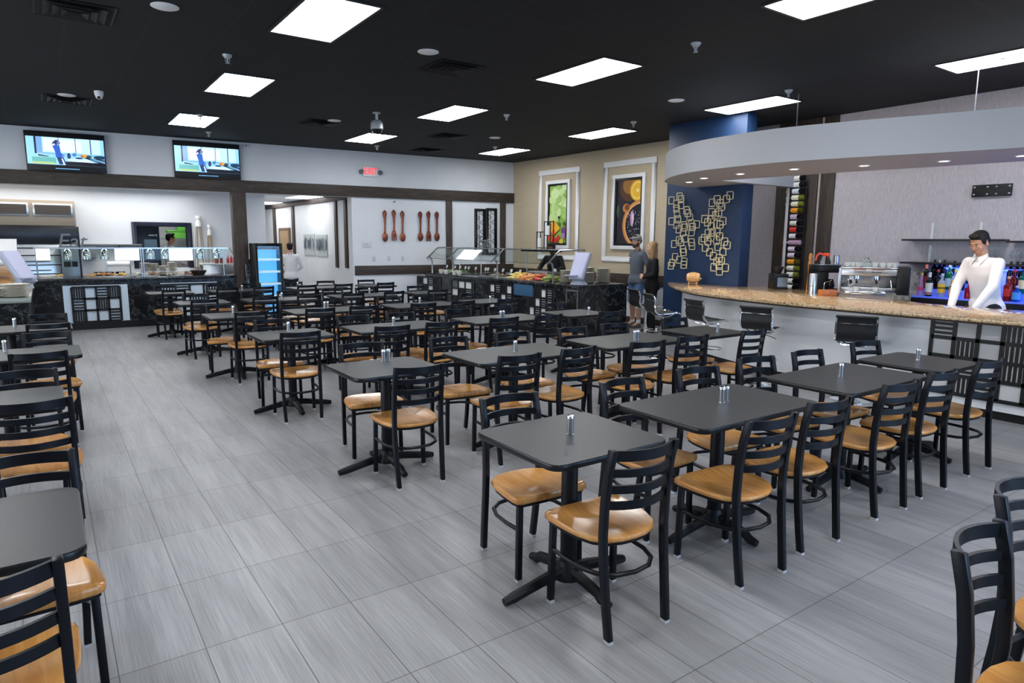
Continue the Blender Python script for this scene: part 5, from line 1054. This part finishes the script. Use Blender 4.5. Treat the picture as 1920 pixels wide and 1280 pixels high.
def person(label, loc, rz, sc, J, skin, hair, shirt, legs, shoes, long_sleeve=True, shorts=False, hairstyle='short', capcol=None, pitch=0, yaw=0, beard=False, grip=False, glove=None, collar=True, female=False, hem=-.28):
    V = Vector; g = {k: V(v) for k, v in J.items()}
    body = MB(); hc = g['head']; HR = Matrix.Rotation(radians(yaw), 3, 'Z') @ Matrix.Rotation(radians(-pitch), 3, 'X')
    def h(x, y, z): return hc+HR @ V((x, y, z))
    # head: skull, face, jaw, nose, brow, lips, ears
    body.ell(h(0, -.012, .035), .075, .094, .083, 18, HR); body.ell(h(0, .022, -.02), .062, .068, .088, 16, HR); body.ell(h(0, .048, -.078), .036, .034, .03, 12, HR); body.ell(h(0, .01, -.065), .05, .055, .04, 14, HR)
    body.ell(h(0, .088, -.028), .012, .02, .017, 10, HR); cap(body, h(0, .082, .01), h(0, .096, -.03), .008, .011); body.ell(h(0, .072, .024), .05, .018, .012, 12, HR)
    body.ell(h(0, .078, -.062), .02, .012, .008, 10, HR)
    for s in (-1, 1):
        body.ell(h(s*.078, -.008, -.012), .01, .02, .031, 10, HR); body.ell(h(s*.042, .058, -.03), .022, .018, .02, 10, HR)
    cap(body, g['neck'], h(0, -.012, -.06), .055, .052)
    # trunk under the clothes, arms, hands, legs: one continuous body
    cap(body, g['pelvis'], g['chest'], .085, .085); cap(body, g['chest'], g['neck'], .085, .05)
    for s, n in ((-1, 'l'), (1, 'r')):
        sh, el, wr = g['sh'+n], g['el'+n], g['wr'+n]
        cap(body, g['chest'], sh, .07, .045); cap(body, sh, el, .045, .04); cap(body, el, wr, .041, .027)
        d = (wr-el).normalized(); hd = g.get('hd'+n, d).normalized(); side = hd.cross(V((0, 1, 0)) if abs(hd.y) < .8 else V((1, 0, 0))).normalized(); nrm = side.cross(hd).normalized()
        k0 = wr+hd*.02; k1 = wr+hd*.085; body.ell((k0+k1)/2, .028, .028, .03, 10)
        for q in (-.6, -.2, .2, .6): cap(body, wr+hd*.01+side*.02*q, k1+side*.038*q, .014, .012)
        for i, q in enumerate((-1.5, -.5, .5, 1.5)):
            a0 = k1+side*.0185*q; L = (.058, .07, .074, .064)[i]; c1 = a0+hd*L*.55+nrm*(.012 if not grip else .03); c2 = c1+hd*L*(.4 if not grip else .1)+nrm*(.022 if not grip else .04); cap(body, a0, c1, .0098, .0088); cap(body, c1, c2, .0088, .0078)
        t0 = wr+hd*.025+side*(-s)*.022; t1 = t0+hd*.035+side*(-s)*.026+nrm*.012; cap(body, t0, t1, .0125, .0105); cap(body, t1, t1+hd*.032+nrm*.012, .0105, .0085)
        hp, kn, an = g['hp'+n], g['kn'+n], g['an'+n]
        cap(body, g['pelvis'], hp, .08, .08); cap(body, hp, kn, .083, .055); cap(body, kn, kn*.6+an*.4+V((0, -.015, 0)), .052, .056); cap(body, kn*.6+an*.4+V((0, -.015, 0)), an, .054, .036); cap(body, an, an+V((0, .12, -.05)), .036, .03)
    root = fuse(body, 'person', skin, None, .0075, 3); root.location = loc; root.rotation_euler = (0, 0, rz); root.scale = (sc, sc, sc); tag(root, label, 'person')
    # eyes, brows, mouth
    e = MB(); w = MB(); m = MB()
    for s in (-1, 1):
        w.ell(h(s*.031, .0765, .003), .013, .006, .0065, 10, HR); e.ell(h(s*.031, .0815, .002), .0055, .004, .0055, 8, HR); m.ell(h(s*.032, .084, .024), .019, .005, .0045, 8, HR)
    w.build('eye_white', mat('eye_white', (216, 210, 204), .3), root); e.build('iris', mat('dark_iris', (28, 20, 16), .2), root); m.build('eyebrow', hair if not capcol else mat('brow_hair', (40, 30, 24), .7), root)
    MB().ell(h(0, .0875, -.064), .02, .005, .006, 10, HR).build('lips', mat('lips', (150, 92, 82), .5), root)
    # shirt
    t = MB(); pv, ch, nk = g['pelvis'], g['chest'], g['neck']
    wst = .148 if not female else .13
    KF = ((hem, wst+.065 if hem < -.5 else wst+.05, .185 if hem < -.5 else .155), (-.1, wst+.04, .15), (.15, wst, .116), (.45, wst+.006, .118), (.75, .16 if not female else .142, .124), (1.0, .164 if not female else .144, .122), (1.3, .15 if not female else .132, .104))
    for i in range(len(KF)-1):
        for q in range(5):
            u_ = q/5; f, rx, ry = [a_+(b_-a_)*u_ for a_, b_ in zip(KF[i], KF[i+1])]; t.ell(pv+(ch-pv)*f, rx, ry, .075, 20)
    cap(t, ch+V((0, 0, .08)), nk-V((0, 0, .045)), .1, .07)
    for n in 'lr':
        sh, el, wr = g['sh'+n], g['el'+n], g['wr'+n]
        cap(t, nk-V((0, 0, .07)), sh-V((0, 0, .012)), .066, .058); cap(t, ch+V((0, 0, .06)), sh-V((0, 0, .03)), .09, .062)
        if long_sleeve: cap(t, sh-V((0, 0, .01)), el, .06, .053); cap(t, el, wr-(wr-el)*.06, .053, .038)
        else: cap(t, sh-V((0, 0, .01)), sh+(el-sh)*.72, .06, .06)
    so = fuse(t, 'shirt', shirt, root, .012, 4)
    if collar:
        cl = MB(); ring = []
        for k in range(13):
            a = radians(-140+k*280/12)+pi/2*-1; 
        for s in (-1, 1):
            cl.hexa([nk+V((s*.012, .075, -.03)), nk+V((s*.075, .03, -.012)), nk+V((s*.082, .04, -.02)), nk+V((s*.055, .1, -.085)), nk+V((s*.014, .068, -.01)), nk+V((s*.066, .022, .028)), nk+V((s*.076, .032, .02)), nk+V((s*.058, .094, -.075))])
            cl.hexa([nk+V((s*.066, .03, -.02)), nk+V((0, -.062, .0)), nk+V((0, -.08, -.01)), nk+V((s*.085, .03, -.03)), nk+V((s*.062, .026, .03)), nk+V((0, -.056, .05)), nk+V((0, -.072, .045)), nk+V((s*.08, .026, .02))])
        cl.build('collar', shirt, so, smooth=50)
    # trousers or shorts
    t = MB(); t.ell(pv, .15 if not female else .145, .118, .12, 18)
    for n in 'lr':
        hp, kn, an = g['hp'+n], g['kn'+n], g['an'+n]
        cap(t, pv-V((0, 0, .02)), hp, .1, .098)
        if shorts: cap(t, hp, kn+(hp-kn)*.06, .1, .086)
        else: cap(t, hp, kn, .1, .072); cap(t, kn, an+V((0, 0, .0)), .072, .058)
    fuse(t, 'shorts' if shorts else 'trousers', legs, root, .012, 4)
    for n in 'lr':
        an = g['an'+n]; s = MB(); s.ell(an+V((0, .03, -.045)), .046, .085, .042, 14); s.ell(an+V((0, .115, -.055)), .044, .065, .032, 14); cap(s, an, an-V((0, -.01, .04)), .045, .045); s.box(an.x-.046, an.y-.05, an.z-.09, an.x+.046, an.y+.17, an.z-.068); fuse(s, 'shoe', shoes, root, .01, 3)
        if shorts: cap_b = MB(); cap(cap_b, an+V((0, 0, .0)), an+V((0, -.005, .055)), .045, .044); fuse(cap_b, 'sock', M_card, root, .01, 2)
    # hair
    b = MB()
    if hairstyle == 'short':
        b.ell(h(0, -.022, .055), .081, .096, .076, 18, HR); b.ell(h(0, .045, .1), .058, .045, .03, 14, HR); b.ell(h(0, -.06, .01), .072, .056, .07, 14, HR)
        for s in (-1, 1): b.ell(h(s*.07, .012, .03), .012, .03, .04, 10, HR)
    elif hairstyle == 'long':
        b.ell(h(0, -.022, .05), .086, .1, .08, 18, HR); b.ell(h(0, -.06, -.06), .085, .06, .13, 16, HR); b.ell(h(0, -.07, -.16), .085, .05, .1, 14, HR)
        for s in (-1, 1): b.ell(h(s*.075, .0, -.05), .025, .06, .13, 12, HR); b.ell(h(s*.07, .0, -.16), .03, .045, .08, 12, HR)
    elif hairstyle == 'bun':
        b.ell(h(0, -.022, .05), .081, .096, .078, 18, HR); b.ell(h(0, -.05, .0), .074, .064, .08, 14, HR); b.ell(h(0, -.11, .06), .04, .035, .04, 12, HR)
    if hairstyle: fuse(b, 'hair', hair, root, .008, 2)
    if beard:
        b = MB(); b.ell(h(0, .05, -.085), .046, .04, .042, 14, HR); b.ell(h(0, .083, -.05), .03, .01, .007, 10, HR)
        for s in (-1, 1): b.ell(h(s*.05, .02, -.06), .018, .035, .045, 12, HR)
        fuse(b, 'beard', hair, root, .007, 2)
    if capcol:
        b = MB(); b.ell(h(0, -.01, .055), .088, .104, .082, 18, HR); c = fuse(b, 'cap', capcol, root, .009, 2)
        pk = MB(); pts = [h(x, y, z) for x, y, z in ((-.07, .07, .062), (-.06, .13, .055), (-.03, .165, .05), (.03, .165, .05), (.06, .13, .055), (.07, .07, .062))]; up = HR @ V((0, 0, .008)); n_ = len(pts)
        pk.add(pts+[p+up for p in pts], [tuple(range(n_-1, -1, -1)), tuple(range(n_, 2*n_))]+[(i, (i+1) % n_, n_+(i+1) % n_, n_+i) for i in range(n_)]).build('peak', capcol, c)
    if glove:
        b = MB(); wr = g['wrl']; hd = g.get('hdl', wr-g['ell']).normalized(); b.ell(wr+hd*.07, .05, .05, .06, 12); fuse(b, 'glove', glove, root, .01, 2)
    return root
def skinm(n, c): return noise_mat('skin_'+n, [(.3, tuple(int(x*.95) for x in c)), (.7, c)], 30, .5)
STAND = dict(pelvis=(0, 0, .96), chest=(0, .0, 1.28), neck=(0, -.01, 1.47), head=(0, .03, 1.645), shl=(-.168, -.01, 1.42), shr=(.168, -.01, 1.42), ell=(-.235, -.03, 1.13), elr=(.235, -.03, 1.13), wrl=(-.24, .06, .88), wrr=(.24, .06, .88),
             hpl=(-.09, 0, .9), hpr=(.09, 0, .9), knl=(-.1, .02, .5), knr=(.1, .02, .5), anl=(-.105, -.01, .09), anr=(.105, -.01, .09))
def pose(**k): d = dict(STAND); d.update(k); return d
M_hb = noise_mat('black_hair', [(.3, (8, 7, 7)), (.7, (18, 15, 14))], 60, .75); M_hbr = noise_mat('brown_hair', [(.3, (50, 36, 28)), (.7, (76, 56, 42))], 60, .55)
M_hbl = noise_mat('blond_hair', [(.3, (150, 114, 76)), (.7, (206, 170, 122))], 12, .5, 0, (8, 8, 1))
M_ws = noise_mat('white_shirt_cloth', [(.3, (222, 220, 222)), (.7, (232, 230, 232))], 8, .8, .15); M_bs = mat('black_cloth', (16, 17, 20), .85); M_gs = noise_mat('grey_polo_cloth', [(.3, (86, 92, 102)), (.7, (98, 104, 114))], 120, .85)
M_jean = noise_mat('blue_denim', [(.3, (70, 98, 142)), (.7, (92, 122, 164))], 90, .85); M_dt = mat('dark_trousers', (24, 28, 40), .85); M_sh = mat('grey_suede', (104, 98, 90), .8); M_bsh = mat('black_shoe', (20, 20, 22), .5)
person('bartender in a white shirt looking down behind the bar', (8.57, 2.97, 0), radians(70), 1.03,
       pose(pelvis=(0, -.02, .96), chest=(0, .06, 1.27), neck=(0, .1, 1.46), head=(0, .165, 1.60), shl=(-.17, .08, 1.40), shr=(.17, .08, 1.40), ell=(-.225, .19, 1.15), elr=(.205, .17, 1.13), wrl=(-.17, .34, .91), wrr=(.13, .31, .9), hdl=(.1, .3, -.95), hdr=(-.1, .3, -.95)),
       skinm('tan', (196, 146, 116)), M_hb, M_ws, M_dt, M_bsh, pitch=26, yaw=4, hem=-.8)
a = onz(1193, 612, 0)
r = person('bearded man in a grey cap, grey polo and blue shorts standing by the beige wall', (a.x-.06, a.y-.02, 0), radians(84), 1.0,
       pose(ell=(-.25, -.1, 1.14), elr=(.25, -.1, 1.14), wrl=(-.07, -.2, .95), wrr=(.09, -.2, .97), hdl=(.9, -.1, -.2), hdr=(-.9, -.1, -.2), anl=(-.13, .03, .09), anr=(.12, -.03, .09), knl=(-.11, .04, .5)),
       skinm('light', (206, 158, 132)), M_hbr, M_gs, M_jean, M_sh, long_sleeve=False, shorts=True, hairstyle='short', capcol=mat('grey_cap', (146, 146, 146), .8), beard=True, yaw=6)
MB().box(.05, .118, 1.33, .12, .126, 1.345).build('chest_mark', M_card, r, smooth=0)
person('woman with long blond hair in black clothes beside the man in the cap', (8.98, 8.33, 0), radians(58), .93,
       pose(ell=(-.2, .02, 1.14), elr=(.2, .02, 1.14), wrl=(-.06, .19, 1.08), wrr=(.08, .2, 1.05), hdl=(.9, .0, .2), hdr=(-.9, .0, .2), shl=(-.15, -.01, 1.41), shr=(.15, -.01, 1.41)),
       skinm('fair', (220, 176, 152)), M_hbl, M_bs, M_bs, M_bsh, hairstyle='long', collar=False, female=True)
a = onx(1040, 480, 8.78)
person('cook in black serving behind the right buffet', (a.x, a.y, 0), radians(112), .93,
       pose(chest=(0, .05, 1.27), neck=(0, .08, 1.46), head=(0, .15, 1.61), shl=(-.18, .06, 1.40), shr=(.18, .06, 1.40), ell=(-.30, .12, 1.16), elr=(.3, .14, 1.16), wrl=(-.25, .38, 1.13), wrr=(.22, .36, 1.12), hdl=(0, .9, -.3), hdr=(0, .9, -.3)),
       skinm('deep', (84, 56, 44)), M_hb, M_bs, M_bs, M_bsh, pitch=20, glove=M_card, collar=False)
a = ony(545, 500, 15.5)
person('cook in a white jacket with back turned, in the corridor beside the fridge', (a.x, a.y, 0), radians(-22), .89,
       pose(elr=(.27, .06, 1.14), ell=(-.27, .06, 1.14), wrl=(-.1, .26, 1.02), wrr=(.12, .26, 1.02), hdl=(.5, .6, 0), hdr=(-.5, .6, 0)), skinm('tan', (196, 146, 116)), M_hb, M_ws, M_dt, M_bsh, hairstyle='bun')
a = ony(318, 450, 17.5)
person('dark-haired kitchen worker in white seen through the pass-through', (a.x, a.y+.0, 0), radians(-75), 1.0, pose(ell=(-.23, .05, 1.14), elr=(.23, .05, 1.14), wrl=(-.15, .28, 1.05), wrr=(.15, .28, 1.05), hdl=(.1, .9, 0), hdr=(-.1, .9, 0)), skinm('tan', (196, 146, 116)), M_hb, M_ws, M_dt, M_bsh)
# ------------------------------------------------------------------ ceiling fittings and light
M_panel = mat('led_panel', (255, 255, 255), .5, emit=19.0, ecol=(250, 252, 255))
def make_panel():
    r = thing('ceiling_light', '', 'ceiling light')
    b = MB().box(-.305, -.61, -.012, .305, -.585, 0).box(-.305, .585, -.012, .305, .61, 0).box(-.305, -.585, -.012, -.28, .585, 0).box(.28, -.585, -.012, .305, .585, 0); b.build('frame', mat('dark_fixture_frame', (30, 31, 34), .5), r)
    MB().box(-.28, -.585, -.008, .28, .585, -.002).build('diffuser', M_panel, r, smooth=0)
    return r
pn = make_panel()
PR = ['front', 'middle', 'far']; PC = ['left', 'middle', 'right']
for i in range(3):
    for j in range(3):
        place(pn, 2.148+3.048*i, 5.929+3.048*j, H, 0, 'bright recessed panel light, %s row, %s file of the black ceiling' % (PR[j], PC[i]), 'ceiling panel lights')
for i in (-1, 0, 1, 2):          # the same grid goes on over and behind the viewer
    for j in (-1, -2, -3):
        place(pn, 2.148+3.048*i, 5.929+3.048*j, H, 0, 'panel light of the ceiling grid outside the view', 'panel lights outside the view')
for j in (0, 1, 2): place(pn, 2.148-3.048, 5.929+3.048*j, H, 0, 'panel light of the ceiling grid outside the view', 'panel lights outside the view')
def make_sprinkler():
    r = thing('sprinkler_head', '', 'sprinkler')
    MB().lathe([(.05, 0), (.046, -.012), (.03, -.03), (.028, -.034)], seg=14).build('cup', M_silver, r)
    b = MB().cyl((0, 0, -.03), (0, 0, -.075), .009, seg=8).tube([(.018, 0, -.034), (.024, 0, -.055), (.008, 0, -.078)], .003, 6).tube([(-.018, 0, -.034), (-.024, 0, -.055), (-.008, 0, -.078)], .003, 6); b.build('frame_arms', M_silver, r)
    MB().lathe([(.022, -.08), (.024, -.083), (0, -.084)], seg=12).build('deflector', M_silver, r)
    return r
sp = make_sprinkler()
for (u, v), w in zip(((426, 103), (1305, 81), (1479, 169), (950, 215), (1188, 228), (391, 247), (707, 273), (928, 275), (1880, 104), (375, 215)),
                     ('beside the middle left panel light', 'above the canopy, right of the front middle panel', 'beside the panel light over the bar canopy', 'right of the middle panel light', 'beside the right-hand middle panel light', 'above the right-hand television', 'under the hanging dome camera', 'over the far right panel light', 'nearest the top right corner', 'in front of the far left panel light')):
    p = onz(u, v, H); place(sp, p.x, p.y, H, 0, 'silver sprinkler head '+w, 'ceiling sprinklers')
def make_disc():
    r = thing('ceiling_speaker', '', 'speaker'); MB().lathe([(.1, 0), (.1, -.006), (.092, -.01), (0, -.012)], seg=28).build('grille', M_ivory, r); MB().lathe([(.108, 0), (.108, -.004), (.1, -.007), (.1, 0)], seg=28).build('rim', M_ivory, r); return r
dc = make_disc()
for (u, v), w in zip(((309, 12), (803, 97), (1268, 188), (125, 178), (627, 226), (928, 258)), ('nearest, at top left of the view', 'left of the front middle panel light', 'left of the panel light over the bar', 'above the left television', 'left of the hanging dome camera', 'behind the middle panel light')):
    p = onz(u, v, H); place(dc, p.x, p.y, H, 0, 'round white ceiling speaker '+w, 'round ceiling speakers')
def make_vent():
    r = thing('ceiling_vent', '', 'vent'); m = mat('black_vent', (11, 11, 13), .5)
    for k, (s, z) in enumerate(((.29, -.006), (.225, -.02), (.16, -.03), (.095, -.036))):
        b = MB(); t = s-.045
        b.add([(-s, -s, z), (s, -s, z), (s, s, z), (-s, s, z), (-t, -t, z+.02), (t, -t, z+.02), (t, t, z+.02), (-t, t, z+.02)], [(0, 1, 5, 4), (1, 2, 6, 5), (2, 3, 7, 6), (3, 0, 4, 7)])
        b.build('vent_blade', m, r, smooth=0)
    return r
vt = make_vent()
for (u, v), w in zip(((140, 20), (125, 187), (847, 128), (602, 230), (840, 255), (800, 281)), ('at the top left, nearest', 'above the left television', 'between the front and middle panel lights', 'left of the hanging dome camera', 'behind the middle panel light', 'nearest the utensil wall')):
    p = onz(u, v, H); place(vt, p.x, p.y, H-.001, 0, 'black square ceiling vent '+w, 'ceiling vents')
# cameras
def dome_cam(loc, label, up, s=1.0):
    r = thing('mounted_dome_camera', label, 'camera', loc)
    d = Vector(up).normalized(); b = MB()
    b.lathe([(.055, 0), (.055, .02), (.05, .05), (.045, .06)], seg=16).build('housing', M_ivory, r).rotation_euler = d.to_track_quat('Z', 'Y').to_euler()
    e = MB().ell((0, 0, .062), .044, .044, .04).build('ball', M_ivory, r); e.rotation_euler = d.to_track_quat('Z', 'Y').to_euler()
    q = d*.075+Vector((-.2, -.9, -.25)).normalized()*.03
    MB().ell(q, .02, .02, .02).build('lens', M_blackp, r); r.scale = (s, s, s); return r
p = onz(185, 171, H); dome_cam(p, 'white turret camera on the black ceiling left of the middle panel', (0, 0, -1), 1.0)
dome_cam(HP.pt(HP.lx(460, 267)[0], 3.46, .001), 'small white camera beside the right-hand television', HP.n, .7)
dome_cam(HP.pt(HP.lx(738, 378)[0], 2.5, .001), 'small dome camera under the beam above the copper utensils', HP.n, .7)
p = onz(706, 211, H); r = thing('pendant_dome_camera', 'grey dome camera hanging on a stem from the ceiling', 'camera', p)
MB().lathe([(.06, 0), (.06, -.01), (.02, -.02), (.02, -.1)], seg=16).build('stem', M_silver, r)
MB().lathe([(.02, -.1), (.07, -.12), (.092, -.16), (.095, -.235), (.085, -.245)], seg=20).build('housing', M_silver, r)
MB().lathe([(.078, -.245), (.07, -.28), (.045, -.305), (0, -.315)], seg=20).build('dome', mat('smoked_dome', (20, 22, 28), .08), r)
# lamps of the place and an added corridor fill: window daylight behind, bar downlights are built with the canopy
def area(name, loc, rot, sx, sy, e, col):
    l = bpy.data.lights.new(name, 'AREA'); l.shape = 'RECTANGLE'; l.size = sx; l.size_y = sy; l.energy = e; l.color = col
    o = bpy.data.objects.new(name, l); C.objects.link(o); o.location = loc; o.rotation_euler = rot; return o
area('daylight', (6.5, -6.05, 1.75), (radians(90), 0, 0), 7.0, 2.2, 420, (.36, .62, 1.0))
area('daylight_side', (-4.9, 6.5, 1.75), (0, radians(-90), 0), 2.2, 9.0, 300, (.85, .93, 1.0))
area('kitchen_lamp', (.5, 15.25, 2.6), (0, 0, 0), 4.5, 1.6, 95, (1, .99, .97))
area('corridor_fill', (5.0, 17.8, 2.62), (0, 0, 0), .6, 5, 40, (1, .99, .98))  # added fill that brightens the corridor wall beyond its ceiling panels
area('pass_lamp', (2.1, 18.3, 2.55), (0, 0, 0), 1.6, 1.6, 40, (1, .98, .94))
def corridor_light(u0, u1, v, lab):
    a = Vector((5.32, 0, 2.655)); y = onz((u0+u1)/2, v, 2.655).y
    return y
lp = thing('corridor_light', 'bright panel light at the near end of the corridor ceiling', 'ceiling light', (5.28, 16.3, 2.66), 0, 'corridor panel lights')
MB().box(-.28, -.56, -.012, .28, .56, -.004).build('diffuser', mat('led_panel_corridor', (255, 255, 255), .5, emit=6.0), lp, smooth=0)
MB().box(-.3, -.58, -.006, .3, .58, 0).build('frame', M_ivory, lp, smooth=0)
dup(lp, (5.28, 19.6, 2.66), 0, 'bright panel light at the deep end of the corridor ceiling')
w = bpy.data.worlds.new('world'); SC.world = w; w.use_nodes = True
w.node_tree.nodes['Background'].inputs['Color'].default_value = (.55, .72, 1, 1); w.node_tree.nodes['Background'].inputs['Strength'].default_value = .6
